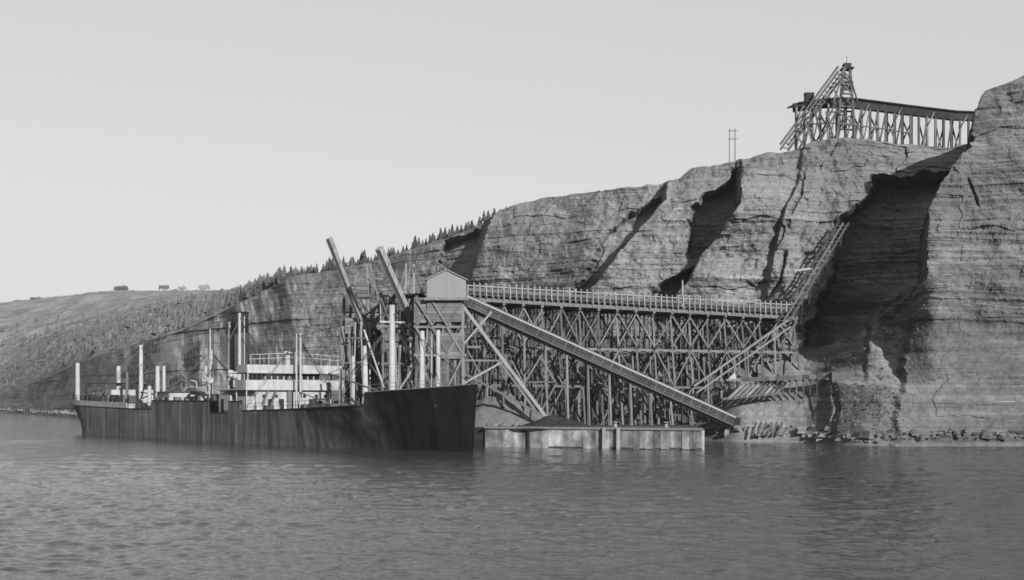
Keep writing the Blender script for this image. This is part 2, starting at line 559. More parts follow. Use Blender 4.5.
def land_material():
    m = bpy.data.materials.new('rock_and_turf')
    m.use_nodes = True
    t = m.node_tree
    N, L = t.nodes, t.links
    b = N['Principled BSDF']
    b.inputs['Roughness'].default_value = 0.95
    b.inputs['Specular IOR Level'].default_value = 0.02
    geo = N.new('ShaderNodeNewGeometry')

    def noise(scale, stretch, detail=6, rough=0.65):
        mp = N.new('ShaderNodeMapping')
        mp.inputs['Scale'].default_value = stretch
        L.new(geo.outputs['Position'], mp.inputs[0])
        n = N.new('ShaderNodeTexNoise')
        n.inputs['Scale'].default_value = scale
        n.inputs['Detail'].default_value = detail
        n.inputs['Roughness'].default_value = rough
        L.new(mp.outputs[0], n.inputs['Vector'])
        return n.outputs[0]

    def rng(v, a, b_, c, d):
        r = N.new('ShaderNodeMapRange')
        for i, x in enumerate((a, b_, c, d)):
            r.inputs[i + 1].default_value = x
        L.new(v, r.inputs[0])
        return r.outputs[0]

    def math2(op, a, b_):
        n = N.new('ShaderNodeMath')
        n.operation = op
        for i, x in enumerate((a, b_)):
            if isinstance(x, (int, float)):
                n.inputs[i].default_value = x
            else:
                L.new(x, n.inputs[i])
        return n.outputs[0]
    beds = rng(noise(1.0, (0.03, 0.03, 1.1), 5, 0.7), 0.3, 0.7, 0.62, 1.4)
    patch = rng(noise(0.09, (1, 1, 1), 6, 0.6), 0.3, 0.7, 0.65, 1.3)
    grain = rng(noise(1.4, (1, 1, 1), 6, 0.7), 0.25, 0.75, 0.6, 1.4)
    sx_ = N.new('ShaderNodeSeparateXYZ')
    L.new(geo.outputs['Position'], sx_.inputs[0])
    wx = math2('ADD', sx_.outputs[0], math2('MULTIPLY', noise(0.05, (1, 1, 1), 4), 30.0))
    kind = rng(wx, 55.0, 75.0, 1.3, 0.85)            # rock colour paler westward, darker in the big buttress
    patch = math2('MULTIPLY', patch, kind)
    rock = math2('MULTIPLY', math2('MULTIPLY', beds, patch), math2('MULTIPLY', grain, 0.076))
    turf = math2('MULTIPLY', rng(noise(0.05, (1, 0.5, 1), 6, 0.6), 0.3, 0.7, 0.5, 1.5), 0.13)
    sp = N.new('ShaderNodeSeparateXYZ')
    L.new(geo.outputs['Normal'], sp.inputs[0])
    up = rng(sp.outputs[2], 0.72, 0.9, 0, 1)
    mix = N.new('ShaderNodeMix')
    mix.data_type = 'FLOAT'
    L.new(up, mix.inputs[0])
    L.new(rock, mix.inputs[2])
    L.new(turf, mix.inputs[3])
    L.new(mix.outputs[0], b.inputs['Base Color'])
    bp = N.new('ShaderNodeBump')
    bp.inputs['Strength'].default_value = 0.6
    bp.inputs['Distance'].default_value = 0.3
    h = math2('ADD', noise(1.0, (0.12, 0.12, 2.2), 5, 0.7), noise(1.1, (1, 1, 1), 6, 0.7))
    L.new(h, bp.inputs['Height'])
    L.new(bp.outputs[0], b.inputs['Normal'])
    return m


LAND = land_material()
land = add('cliffs', grid_mesh('cliffs', P, LAND, False))
land['kind'] = 'structure'
EDGE = P[int(np.argmin(np.abs(np.array(rS) - 5.0)))]     # the cliff edge in world coordinates


def land_z(px, D_want, lo=5.0):
    """height of the land behind the edge at a column and distance"""
    c = int(np.argmin(np.abs(cp - px)))
    rows = [r for r in range(len(rS)) if rS[r] >= lo]
    ds = [P[r, c, 1] for r in rows]
    zs_ = [P[r, c, 2] for r in rows]
    return float(np.interp(D_want, ds, zs_))


# fallen rock along the foot of the cliffs
def rubble():
    rr = np.random.RandomState(11)
    V, Fc = [], []
    cube = np.array([(x, y, z) for x in (-1, 1) for y in (-1, 1) for z in (-1, 1)], float)
    fq = np.array([(0, 1, 3, 2), (4, 6, 7, 5), (0, 4, 5, 1), (2, 3, 7, 6), (0, 2, 6, 4), (1, 5, 7, 3)])
    k = 0
    rows_ = np.array(rS)
    for n_, lo_, hi_, p0, p1, r0, r1 in ((420, 0.85, 1.2, 690, 1080, 0.06, 0.3), (500, 1.0, 2.4, 832, 900, 0.03, 0.12), (26, 0.85, 1.12, 690, 1080, 0.3, 0.7), (260, 0.85, 1.4, 0, 110, 0.15, 0.6),
                                         (120, 2.0, 4.0, 760, 900, 0.05, 0.2)):
        ri = np.where((rows_ >= lo_) & (rows_ <= hi_))[0]
        ci = np.where((cp >= p0) & (cp <= p1))[0]
        for _ in range(n_):
            p = P[rr.choice(ri), rr.choice(ci)]
            r = r0 + (r1 - r0) * rr.rand() ** 2.2
            q = cube * r * (0.6 + 0.6 * rr.rand(8, 1)) * np.array([1.2, 1.0, 0.7])
            a = rr.rand() * 6.28
            R = np.array([[math.cos(a), -math.sin(a), 0.2], [math.sin(a), math.cos(a), -0.1], [0.1, 0.2, 1]])
            V.append(q @ R.T + p + np.array([rr.randn() * 0.3, rr.randn() * 0.3 - 0.2, r * 0.2]))
            Fc.append(fq + k)
            k += 8
    me = bpy.data.meshes.new('shore_rubble')
    me.from_pydata(np.concatenate(V).tolist(), [], np.concatenate(Fc).tolist())
    me.materials.append(LAND)
    o = add('shore_rubble', me)
    o['kind'] = 'stuff'
    o['label'] = 'fallen rock and scree along the foot of the cliffs'


rubble()

# ================================================================ THE SEA
def build_sea():
    rows = [-3000, -800, -200, -40, 10, 25]
    y = 585.0 - HY + 55
    while True:                                     # rows half a pixel apart as seen from eye height
        d = F * CAMH / y
        if d > 420:
            break
        rows.append(d)
        y -= 0.42
    rows += list(np.geomspace(430, 9000, 40))
    rows = np.array(rows)
    a = np.concatenate([-np.geomspace(14, 0.52, 18), np.arange(-0.5, 0.5, 0.0010), np.geomspace(0.52, 14, 18)])
    Dm, Am = np.meshgrid(rows, a, indexing='ij')
    Xm = Am * np.maximum(Dm, 42)
    Xm = np.where(Dm < 42, Am * (42 + np.minimum(np.abs(Dm - 42), 3000) * 0.6), Xm)
    Xm = np.clip(Xm, -9000, 9000)
    Zm = np.zeros_like(Dm)
    dD = np.gradient(rows)[:, None]
    dX = np.maximum(rows, 42)[:, None] * 0.0011
    rr = np.random.RandomState(4)
    for k in range(66):
        lam = 0.35 * (3.0 / 0.35) ** rr.rand() if k < 50 else 3.2 * (9.0 / 3.2) ** rr.rand()
        th = math.radians(200) + rr.randn() * 0.75   # wind waves running mostly across the view, towards the camera
        kx, ky = math.sin(th) * 2 * math.pi / lam, math.cos(th) * 2 * math.pi / lam
        A = 0.0050 * lam ** 0.75 if k < 50 else 0.0016 * lam
        fade = np.clip(lam * abs(math.cos(th)) / (2.2 * dD) - 0.2, 0, 1) if True else 1
        ph = kx * Xm + ky * Dm + rr.rand() * 6.28 + 1.5 * fbm(Xm / 17.0, Dm / 17.0, 2, k)
        s = np.sin(ph)
        Zm += A * fade * (s + 0.35 * np.cos(2 * ph)) * (0.45 + 1.1 * vnoise(Xm / 26.0, Dm / 40.0, 300 + k % 4))
    Zm *= np.where((Dm > 26) & (Dm < 420) & (np.abs(Am) < 0.5), 1.0, 0.0)
    me = grid_mesh('sea', np.stack([Xm, Dm, Zm], -1), sea_mat)
    o = add('sea', me)
    o['kind'] = 'structure'


sea_mat = bpy.data.materials.new('sea_water')
sea_mat.use_nodes = True
t = sea_mat.node_tree
b = t.nodes['Principled BSDF']
b.inputs['Base Color'].default_value = (0.03, 0.03, 0.03, 1)
b.inputs['Roughness'].default_value = 0.06
b.inputs['IOR'].default_value = 1.33
geo = t.nodes.new('ShaderNodeNewGeometry')
last = None
for sca, stv, stg, dist in ((1.3, (0.6, 1.15, 1), 0.36, 0.26), (4.0, (0.6, 1.1, 1), 0.45, 0.08)):
    mp = t.nodes.new('ShaderNodeMapping')
    mp.inputs['Scale'].default_value = stv
    mp.inputs['Rotation'].default_value = (0, 0, math.radians(-14))
    t.links.new(geo.outputs['Position'], mp.inputs[0])
    nz = t.nodes.new('ShaderNodeTexNoise')
    nz.inputs['Scale'].default_value = sca
    nz.inputs['Detail'].default_value = 4
    nz.inputs['Roughness'].default_value = 0.6
    t.links.new(mp.outputs[0], nz.inputs['Vector'])
    bp = t.nodes.new('ShaderNodeBump')
    bp.inputs['Strength'].default_value = stg
    bp.inputs['Distance'].default_value = dist
    t.links.new(nz.outputs[0], bp.inputs['Height'])
    if last:
        t.links.new(last.outputs[0], bp.inputs['Normal'])
    last = bp
t.links.new(last.outputs[0], b.inputs['Normal'])
build_sea()
# ================================================================ THE PIER
PZ = 2.4
A_, B_ = Vector((-3.4, 180.5, 0)), Vector((22.8, 168.8, 0))
poly = [A_, B_, Vector((24.3, 184.0, 0)), Vector((27.0, 205, 0)), Vector((23, 214, 0)), Vector((4, 236, 0)), Vector((-20, 262, 0)), Vector((-44, 262, 0)), Vector((-40, 231, 0))]
pier = thing('pier', 'long low concrete pier with stained panelled face below the timber trestle', 'pier', (8, 176, 0))
pv = [(p.x - 8, p.y - 176, z) for z in (-3.0, PZ) for p in poly]
n = len(poly)
pf = [tuple(range(n, 2 * n))] + [(i, (i + 1) % n, n + (i + 1) % n, n + i) for i in range(n)]
add('core', mesh_from('pier_core', pv, pf, M['deck']), pier)
u = (B_ - A_).normalized()
nrm = Vector((u.y, -u.x, 0))
Lf = (B_ - A_).length
s = 0.0
k = 0
while s < Lf - 0.2:
    wd = min(random.uniform(1.6, 3.4), Lf - s)
    if s > Lf - 10:
        wd = min(random.uniform(0.7, 1.1), Lf - s)
    th = random.uniform(0.14, 0.26)
    top = PZ - (0.06 if s > 6 else random.uniform(0.06, 0.16))
    bot = random.uniform(-0.1, 0.35) if s > Lf - 12 else random.uniform(-0.3, 0.2)
    c = A_ + u * (s + wd / 2 - 0.02) + nrm * (th / 2 + 0.003)
    box(pier, 'concrete_panel', (c.x, c.y, (top + bot) / 2), (wd - 0.03, th, top - bot), 'concrete', rz=math.atan2(u.y, u.x))
    s += wd
    k += 1
for ss_ in (Lf * 0.57, Lf * 0.635):
    c = A_ + u * ss_ + nrm * 0.55
    beam(pier, 'fender_post', (c.x, c.y, -1.5), (c.x, c.y, PZ + 0.2), 0.42, 0.42, 'timber_pale')
for i in (3,):
    c = A_ + u * (1.0 + i * 1.75) + nrm * 0.5
    beam(pier, 'fender_post', (c.x, c.y, -1.5), (c.x, c.y, PZ - random.uniform(0.2, 0.6)), 0.28, 0.28, random.choice(['timber_old', 'timber_dark']))
a2, b2 = A_ + nrm * 0.16, B_ + nrm * 0.16
beam(pier, 'coping', (a2.x, a2.y, PZ + 0.1), (b2.x, b2.y, PZ + 0.1), 0.6, 0.3, 'timber')
e = poly[2] - B_
en = Vector((e.y, -e.x, 0)).normalized()
for i in range(7):
    c = B_ + e * ((i + 0.5) / 7) + en * 0.15
    box(pier, 'concrete_panel', (c.x, c.y, 1.1), (e.length / 7 - 0.06, 0.28, 2.5), 'concrete', rz=math.atan2(e.y, e.x))
for i, (f, lab) in enumerate(((0.60, 'short pale mooring bollard near the middle of the pier front'), (0.83, 'short pale mooring bollard toward the end of the pier front'))):
    c = A_ + u * (Lf * f) - nrm * 1.2
    bo = thing('mooring_bollard', lab, 'bollard', (c.x, c.y, PZ), group='bollards on the pier')
    pole(bo, 'post', (c.x, c.y, PZ), (c.x, c.y, PZ + 0.75), 0.55, 'timber_pale', 0.75)
    pole(bo, 'cap', (c.x, c.y, PZ + 0.75), (c.x, c.y, PZ + 0.95), 0.8, 'timber_pale')


def heap(name, label, c, rx, ry, h, m, seed, pw=1.1):
    nr, na = 18, 44
    Pm = np.zeros((nr, na + 1, 3))
    for i in range(nr):
        r = i / (nr - 1)
        for j in range(na + 1):
            a = 2 * math.pi * (j % na) / na
            Pm[i, j] = (rx * r * math.cos(a), ry * r * math.sin(a), h * (1 - r) ** pw)
    nz = fbm(Pm[..., 0] / 1.6 + seed, Pm[..., 1] / 1.6, 4, seed)
    Pm[..., 2] = Pm[..., 2] * (1 + 0.25 * nz) + 0.12 * nz - 0.1
    o = add(name, grid_mesh(name, Pm, M[m]), None, loc=c)
    return tag(o, label, 'heap')


heap('ore_heap', 'dark conical heap of ore on the pier beneath the inclined conveyor', (xpx(556, 180), 180, PZ), 6.4, 3.6, 1.8, 'ore', 3)
heap('spoil_heap', 'broad grey spoil heap behind the ship bow beside the ore heap', (xpx(497, 196), 196, PZ), 9.0, 6.5, 4.9, 'spoil', 8, 0.9)
for i in range(16):                                  # loose boulders along the pier edge behind the bow
    D_ = 185 + random.uniform(-1, 2)
    px_ = 488 + i * 3.1 + random.uniform(-1, 1)
    r = random.uniform(0.18, 0.42)
    v, f = [], []
    for a in range(5):
        for bq in range(8):
            th, ph = math.pi * a / 4, 2 * math.pi * bq / 8
            q = r * random.uniform(0.75, 1.2)
            v.append((q * math.sin(th) * math.cos(ph) * 1.2, q * math.sin(th) * math.sin(ph), q * 0.8 * math.cos(th)))
    for a in range(4):
        for bq in range(8):
            f.append((a * 8 + bq, a * 8 + (bq + 1) % 8, a * 8 + 8 + (bq + 1) % 8, a * 8 + 8 + bq))
    o = add('boulder', mesh_from('boulder', v, f, M['stone'], True), None, loc=(xpx(px_, D_), D_, PZ + r * 0.6))
    tag(o, 'loose pale boulder by the spoil heap, %s from the ship bow' % ('first second third fourth fifth sixth seventh eighth ninth tenth eleventh twelfth thirteenth fourteenth fifteenth sixteenth'.split()[i]), 'boulder', 'boulders at the foot of the spoil heap')

# ================================================================ THE TIMBER TRESTLE
T0, T1 = Vector((xpx(464, 199), 199, 20.6)), Vector((xpx(793, 214), 214, 18.8))
tr = thing('timber_trestle', 'long high timber trestle with railed deck running from loading tower to cliff', 'trestle', (18, 206, PZ))
tu = (T1 - T0)
tL = Vector((tu.x, tu.y, 0)).length
tuh = Vector((tu.x, tu.y, 0)).normalized()
tn = Vector((-tuh.y, tuh.x, 0))                      # away from the sea


def tp(s, off, z=None):
    f = s / tL
    p = T0 + tu * f + tn * off
    if z is not None:
        p = Vector((p.x, p.y, z))
    return p


def tzd(s):
    return T0.z + (T1.z - T0.z) * s / tL


NB = 19
bs = [i * tL / (NB - 1) for i in range(NB)]
for i, s in enumerate(bs):
    px_ = CX + F * tp(s, 0).x / tp(s, 0).y
    gz = PZ if px_ < 690 else PZ + (px_ - 690) / 100 * 6
    zt = tzd(s) - 0.9
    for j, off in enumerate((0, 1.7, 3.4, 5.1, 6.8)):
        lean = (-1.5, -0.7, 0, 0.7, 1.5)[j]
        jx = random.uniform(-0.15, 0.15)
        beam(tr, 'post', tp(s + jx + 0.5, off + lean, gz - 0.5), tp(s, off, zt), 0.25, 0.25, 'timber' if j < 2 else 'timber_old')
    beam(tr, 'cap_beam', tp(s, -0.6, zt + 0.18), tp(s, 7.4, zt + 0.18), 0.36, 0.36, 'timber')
    for z0, z1 in ((gz, 8.2), (8.2, 13.6), (13.6, zt)):
        if z0 > z1 - 2:
            continue
        if random.random() < 0.8:
            beam(tr, 'sway_brace', tp(s + 0.2, -1.2, z0), tp(s + 0.2, 7.2, z1), 0.14, 0.26, 'timber_old')
        if random.random() < 0.8:
            beam(tr, 'sway_brace', tp(s - 0.2, 7.8, z0), tp(s - 0.2, -0.8, z1), 0.14, 0.26, 'timber_old')
    if i < NB - 1:
        s2 = bs[i + 1]
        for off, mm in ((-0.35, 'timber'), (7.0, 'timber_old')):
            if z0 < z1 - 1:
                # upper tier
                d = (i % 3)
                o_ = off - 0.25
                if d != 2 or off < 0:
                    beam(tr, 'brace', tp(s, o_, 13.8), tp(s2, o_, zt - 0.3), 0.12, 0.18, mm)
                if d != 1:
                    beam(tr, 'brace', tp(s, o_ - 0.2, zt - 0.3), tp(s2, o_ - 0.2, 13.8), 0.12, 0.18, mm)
            if gz < 8:
                o_ = off - (0.7 if off < 0 else -0.7)
                if i % 2 == 0:
                    beam(tr, 'brace', tp(s, o_, 13.2), tp(s2, o_, 8.2), 0.12, 0.18, mm)
                else:
                    beam(tr, 'brace', tp(s, o_, 8.2), tp(s2, o_, 13.2), 0.12, 0.18, mm)
                if random.random() < 0.7:
                    beam(tr, 'brace', tp(s, o_ - 0.3, gz), tp(s2, o_ - 0.3, 8.0), 0.12, 0.18, mm)
for off, z in ((-0.45, 13.5), (-0.95, 8.1), (7.2, 13.5), (3.4, 13.5), (7.6, 8.1)):
    s_end = tL if z > 9 else tL * 0.74
    beam(tr, 'girt', tp(-0.3, off, z), tp(s_end + 0.3, off, z - 0.3), 0.24, 0.34, 'timber')
for off in (-0.3, 2.2, 4.7, 7.1):
    a, b = tp(-0.6, off), tp(tL + 0.6, off)
    beam(tr, 'stringer', (a.x, a.y, a.z - 0.32), (b.x, b.y, b.z - 0.32), 0.3, 0.5, 'timber')
NJ = 58
for i in range(NJ):
    s = (i + 0.5) * tL / NJ
    z = tzd(s)
    beam(tr, 'joist', tp(s, -0.75, z + 0.12), tp(s, 7.6, z + 0.12), 0.34, 0.34, 'timber_old')
    q = tp(s, -0.55)
    beam(tr, 'rail_post', (q.x, q.y, z - 0.35), (q.x, q.y, z + 2.05 + random.uniform(-0.08, 0.1)), 0.13, 0.16, 'timber_pale')
    if i % 2 == 0:
        q = tp(s, 7.4)
        beam(tr, 'rail_post', (q.x, q.y, z + 0.3), (q.x, q.y, z + 1.9), 0.13, 0.16, 'timber')
for off, z, h_, m_ in ((-0.42, 0.62, 0.34, 'timber_dark'), (-0.40, 1.06, 0.42, 'timber_old'), (-0.40, 1.62, 0.14, 'timber_pale'), (7.2, 1.0, 0.5, 'timber_old'), (7.2, 1.7, 0.14, 'timber')):
    a, b = tp(-0.6, off), tp(tL + 0.6, off)
    beam(tr, 'side_rail', (a.x, a.y, a.z + z), (b.x, b.y, b.z + z), 0.1, h_, m_)
a, b = tp(-0.6, 3.4), tp(tL + 0.6, 3.4)
beam(tr, 'deck', (a.x, a.y, a.z + 0.36), (b.x, b.y, b.z + 0.36), 7.6, 0.12, 'timber_old')
q = tp(tL * 0.645, -0.3)
pl = thing('signal_post', 'slim pale post standing on the trestle deck below the cliff', 'post', (q.x, q.y, q.z + 0.4))
pole(pl, 'shaft', (q.x, q.y, q.z + 0.3), (q.x, q.y, q.z + 4.3), 0.28, 'timber_pale')
box(pl, 'base_block', (q.x, q.y, q.z + 0.55), (0.5, 0.5, 0.3), 'timber')

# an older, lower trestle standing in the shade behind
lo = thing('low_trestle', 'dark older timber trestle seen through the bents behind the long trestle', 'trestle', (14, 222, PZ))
l0, l1 = Vector((xpx(470, 222), 222, 0)), Vector((xpx(735, 217), 217, 0))
lu = l1 - l0
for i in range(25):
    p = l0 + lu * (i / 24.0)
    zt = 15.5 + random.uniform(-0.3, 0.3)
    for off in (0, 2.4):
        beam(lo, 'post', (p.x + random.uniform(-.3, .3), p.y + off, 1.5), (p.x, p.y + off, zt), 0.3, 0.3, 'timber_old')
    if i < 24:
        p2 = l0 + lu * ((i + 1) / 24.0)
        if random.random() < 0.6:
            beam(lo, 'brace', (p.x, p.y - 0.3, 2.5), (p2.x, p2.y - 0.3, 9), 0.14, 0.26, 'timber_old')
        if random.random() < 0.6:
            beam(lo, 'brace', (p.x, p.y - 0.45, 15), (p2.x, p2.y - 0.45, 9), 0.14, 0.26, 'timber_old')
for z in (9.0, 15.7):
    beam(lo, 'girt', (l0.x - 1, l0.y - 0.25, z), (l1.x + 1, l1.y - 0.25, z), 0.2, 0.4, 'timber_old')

# ================================================================ THE INCLINED CONVEYOR
cv = thing('inclined_conveyor', 'long boarded conveyor sloping from the gabled loading tower down to the shore', 'conveyor', (xpx(735, 192), 192, PZ))
c0, c1 = at(462, 299, 191.5), at(733, 421, 204)
cd = (c1 - c0)
cL = cd.length
cdir = cd.normalized()
cside = Vector((0, 1, 0))
cup = cside.cross(cdir).normalized()
cup = cup if cup.z > 0 else -cup
NS = 22
for i in range(NS):                                  # side boards, near and far, in lengths
    a, b = c0 + cd * (i / NS), c0 + cd * ((i + 1) / NS) - cdir * 0.04
    for off, lift, m_ in ((-1.1, 0.0, 'board_dark'), (1.1, 0.25, 'timber_dark')):
        v = cside * off + cup * lift
        beam(cv, 'side_board', a + v, b + v, 0.1, 1.0 + random.uniform(-0.02, 0.02), m_)
for off, lift, m_, th in ((-1.2, -0.62, 'timber_old', 0.22), (-1.2, 0.52, 'timber_pale', 0.14), (1.2, 0.85, 'timber', 0.16), (-1.14, 0.1, 'timber_dark', 0.09)):
    v = cside * off + cup * lift
    beam(cv, 'stringer', c0 + v, c1 + v, 0.16, th, m_)
v = cup * -0.55
beam(cv, 'trough_floor', c0 + v, c1 + v, 2.2, 0.1, 'timber_dark')
v = cup * -0.85
for off in (-0.5, 0.9):
    beam(cv, 'girder', c0 + v + cside * off, c1 + v + cside * off, 0.3, 0.5, 'timber_dark')
for off, z in ((0.2, 0.75), (-0.75, 0.72)):
    beam(cv, 'rail', c0 + cside * off + cup * z * 0.9, c1 + cside * off + cup * z * 0.9, 0.08, 0.1, 'timber_pale')
for i in range(1, 30):
    p = c0 + cd * (i / 30.0)
    beam(cv, 'rib', p - cside * 1.18 - cup * 0.5, p - cside * 1.18 + cup * 0.5, 0.09, 0.14, 'timber_old')
for i in range(2, 12):                               # bents
    p = c0 + cd * (i / 13.0) - cup * 1.2
    if p.z < PZ + 1:
        continue
    for sgn in (-1, 1):
        beam(cv, 'post', (p.x + 0.2, p.y + sgn * 1.5, PZ), (p.x, p.y + sgn * 0.95, p.z), 0.26, 0.26, 'timber')
    beam(cv, 'brace', (p.x, p.y - 1.5, PZ + 0.3), (p.x, p.y + 0.95, p.z - 0.4), 0.12, 0.22, 'timber_old')
for (x0, y0, x1, y1, w_, m_) in ((459, 301, 545, 416, 0.42, 'timber_pale'), (466, 374, 541, 415, 0.32, 'timber'), (464, 384, 502, 362, 0.26, 'timber_pale'),
                                 (464, 360, 500, 361, 0.26, 'timber'), (464, 344, 492, 312, 0.26, 'timber_pale'), (500, 362, 536, 412, 0.3, 'timber'),
                                 (525, 382, 542, 355, 0.22, 'timber'), (527, 382, 556, 382, 0.22, 'timber'), (541, 356, 556, 382, 0.22, 'timber'), (556, 383, 540, 413, 0.22, 'timber')):
    beam(cv, 'raking_brace', at(x0, y0, 189.2), at(x1, y1, 188.6), w_, w_, m_)
foot = thing('drive_house', 'low dark drive shelter at the lower end of the inclined conveyor', 'shelter', (c1.x, c1.y, PZ))
box(foot, 'wall', (c1.x + 0.1, c1.y + 0.4, PZ + 0.5), (1.6, 3.0, 1.1), 'timber_dark')
box(foot, 'roof', (c1.x + 0.1, c1.y + 0.4, PZ + 1.12), (1.9, 3.3, 0.12), 'timber_old')


# ================================================================ LOADING TOWERS
def tower(name, label, px0, px1, D0, depth, ztop, tiers, nx=3, seed=0, m='timber', dx=0.0, braces=0.75):
    rnd = random.Random(seed)
    x0, x1 = xpx(px0, D0), xpx(px1, D0)
    t_ = thing(name, label, 'tower', ((x0 + x1) / 2, D0 + depth / 2, PZ))
    xs = [x0 + (x1 - x0) * i / (nx - 1) for i in range(nx)]
    ys = [D0, D0 + depth / 2, D0 + depth]
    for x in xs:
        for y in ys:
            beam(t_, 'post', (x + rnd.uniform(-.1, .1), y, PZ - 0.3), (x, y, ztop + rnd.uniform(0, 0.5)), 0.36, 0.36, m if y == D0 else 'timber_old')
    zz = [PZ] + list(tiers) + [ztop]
    for z in zz[1:]:
        for y in ys:
            beam(t_, 'girt', (x0 - 0.4, y - 0.22, z), (x1 + 0.4, y - 0.22, z), 0.2, 0.32, m)
        for x in (x0, x1):
            beam(t_, 'girt', (x - 0.22, D0 - 0.4, z + 0.05), (x - 0.22, D0 + depth + 0.4, z + 0.05), 0.2, 0.32, m)
    for za, zb in zip(zz[:-1], zz[1:]):
        for i in range(nx - 1):
            if rnd.random() < braces:
                beam(t_, 'brace', (xs[i], D0 - 0.4, za + 0.2), (xs[i + 1], D0 - 0.4, zb - 0.2), 0.13, 0.26, m)
            if rnd.random() < braces:
                beam(t_, 'brace', (xs[i + 1], D0 - 0.55, za + 0.2), (xs[i], D0 - 0.55, zb - 0.2), 0.13, 0.26, m)
        for _ in range(11):
            x = rnd.uniform(x0, x1)
            beam(t_, 'stud', (x, D0 - 0.12 + rnd.uniform(0, 2), za), (x + rnd.uniform(-.2, .2), D0 - 0.12, zb), rnd.uniform(0.14, 0.3), 0.14, rnd.choice(['timber', 'timber_pale', 'timber_pale', 'timber_old']))
        beam(t_, 'brace', (x0 - 0.4, D0, za), (x0 - 0.4, D0 + depth, zb), 0.13, 0.26, m)
        beam(t_, 'brace', (x1 + 0.4, D0 + depth, za), (x1 + 0.4, D0, zb), 0.13, 0.26, m)
    return t_, x0, x1


# gabled tower
zt = zpy(299, 189)
ta, x0, x1 = tower('gabled_loading_tower', 'tall timber loading tower with pale gabled house at the conveyor head', 417, 463, 189, 6.0, zt, (7.5, 12.0, 15.8), 4, 1)
hx0, hx1 = xpx(427, 188), xpx(466, 188)
hz0, hze, hzp = zpy(297.5, 188), zpy(280, 188), zpy(270.5, 188)
hy0, hy1 = 188.0, 195.0
bx = ta.location
v = [(hx0, hy0, hz0), (hx1, hy0, hz0), (hx1, hy0, hze), ((hx0 + hx1) / 2, hy0, hzp), (hx0, hy0, hze),
     (hx0, hy1, hz0), (hx1, hy1, hz0), (hx1, hy1, hze), ((hx0 + hx1) / 2, hy1, hzp), (hx0, hy1, hze)]
v = [Vector(q) - bx for q in v]
f = [(0, 1, 2, 3, 4), (9, 8, 7, 6, 5), (1, 6, 7, 2), (0, 4, 9, 5), (0, 5, 6, 1), (2, 7, 8, 3), (3, 8, 9, 4)]
hw = add('house_wall', mesh_from('tower_house_wall', v, f, M['board']), ta)
xm = (hx0 + hx1) / 2
for sgn, xe in ((-1, hx0), (1, hx1)):
    ex = xe + sgn * 0.25
    ez = hze - 0.25 * (hzp - hze) / ((hx1 - hx0) / 2)
    vv = [(xm, hy0 - 0.25, hzp + 0.06), (ex, hy0 - 0.25, ez + 0.06), (ex, hy1 + 0.2, ez + 0.06), (xm, hy1 + 0.2, hzp + 0.06)]
    vv = [Vector(q) - bx for q in vv] + [Vector(q) - bx + Vector((0, 0, 0.14)) for q in vv]
    add('roof_slope', mesh_from('tower_roof', vv, [(0, 1, 2, 3), (7, 6, 5, 4), (0, 4, 5, 1), (1, 5, 6, 2), (2, 6, 7, 3), (3, 7, 4, 0)], M['roof']), ta)
beam(ta, 'sill_beam', (hx0 - 0.4, hy0 - 0.1, hz0 - 0.2), (hx1 + 0.4, hy0 - 0.1, hz0 - 0.2), 0.5, 0.35, 'timber')


def bin_boards(t_, px0, px1, y0, y1, D0, depth, m='board', nb=None, nm='bin_board'):
    a, b = at(px0, y0, D0), at(px1, y1, D0)
    box(t_, 'bin', ((a.x + b.x) / 2, D0 + depth / 2 + 0.05, (a.z + b.z) / 2), (b.x - a.x - 0.05, depth, a.z - b.z), m)
    nb = nb or max(2, int((a.z - b.z) / 0.45))
    for i in range(nb):
        z = b.z + (a.z - b.z) * (i + 0.5) / nb
        beam(t_, nm, (a.x, D0, z), (b.x, D0, z), 0.08, (a.z - b.z) / nb - 0.05, 'timber')


bin_boards(ta, 438, 463, 333, 359, 188.6, 5.5)
bin_boards(ta, 427, 462, 302, 322, 188.7, 5.0, 'board', 7)
bin_boards(ta, 414, 426, 300, 323, 188.9, 4.5, 'board', 6)
# middle and far tower
tb, x0, x1 = tower('middle_loading_tower', 'open timber loading tower between the gabled tower and the far one', 381, 413, 195, 6.0, zpy(296, 195), (7.0, 11.0, 16.2), 4, 2)
bin_boards(tb, 383, 394, 330, 352, 194.6, 4.0, 'timber_dark', 5)
bin_boards(tb, 396, 408, 335, 362, 194.6, 4.0, 'board', 6)
box(tb, 'platform', at(410, 296, 196), (4.2, 6.0, 0.25), 'timber_dark')
for px_, y_ in ((406, 264), (414, 264), (399, 286), (421, 286)):
    a = at(px_, 296, 195)
    beam(tb, 'mast_post', a, (a.x, a.y, zpy(y_, 195)), 0.3, 0.3, 'timber_pale')
for p, q in (((406, 266), (399, 294)), ((414, 266), (424, 294)), ((424, 262), (431, 292)), ((411, 255), (408, 290))):
    beam(tb, 'stay', at(*p, 194.5), at(*q, 194.5), 0.12, 0.12, 'timber')
tc, x0, x1 = tower('far_loading_tower', 'open timber loading tower farthest from the gabled house, beside bridge of ship', 343, 376, 203, 7.0, zpy(328, 203), (6.6, 10.5), 5, 3)
bin_boards(tc, 362, 384, 313, 330, 202.5, 5.0, 'timber_old', 6)
bin_boards(tc, 345, 356, 318, 334, 202.5, 4.0, 'timber_old', 5)
for px_, y_ in ((344, 296), (350, 298), (356, 292), (369, 264), (376, 272), (381, 290), (363, 300), (388, 300)):
    a = at(px_, 330, 204)
    beam(tc, 'mast_post', a, (a.x + random.uniform(-.3, .3), a.y, zpy(y_, 204)), 0.34, 0.34, random.choice(['timber', 'timber_old', 'timber_pale']))
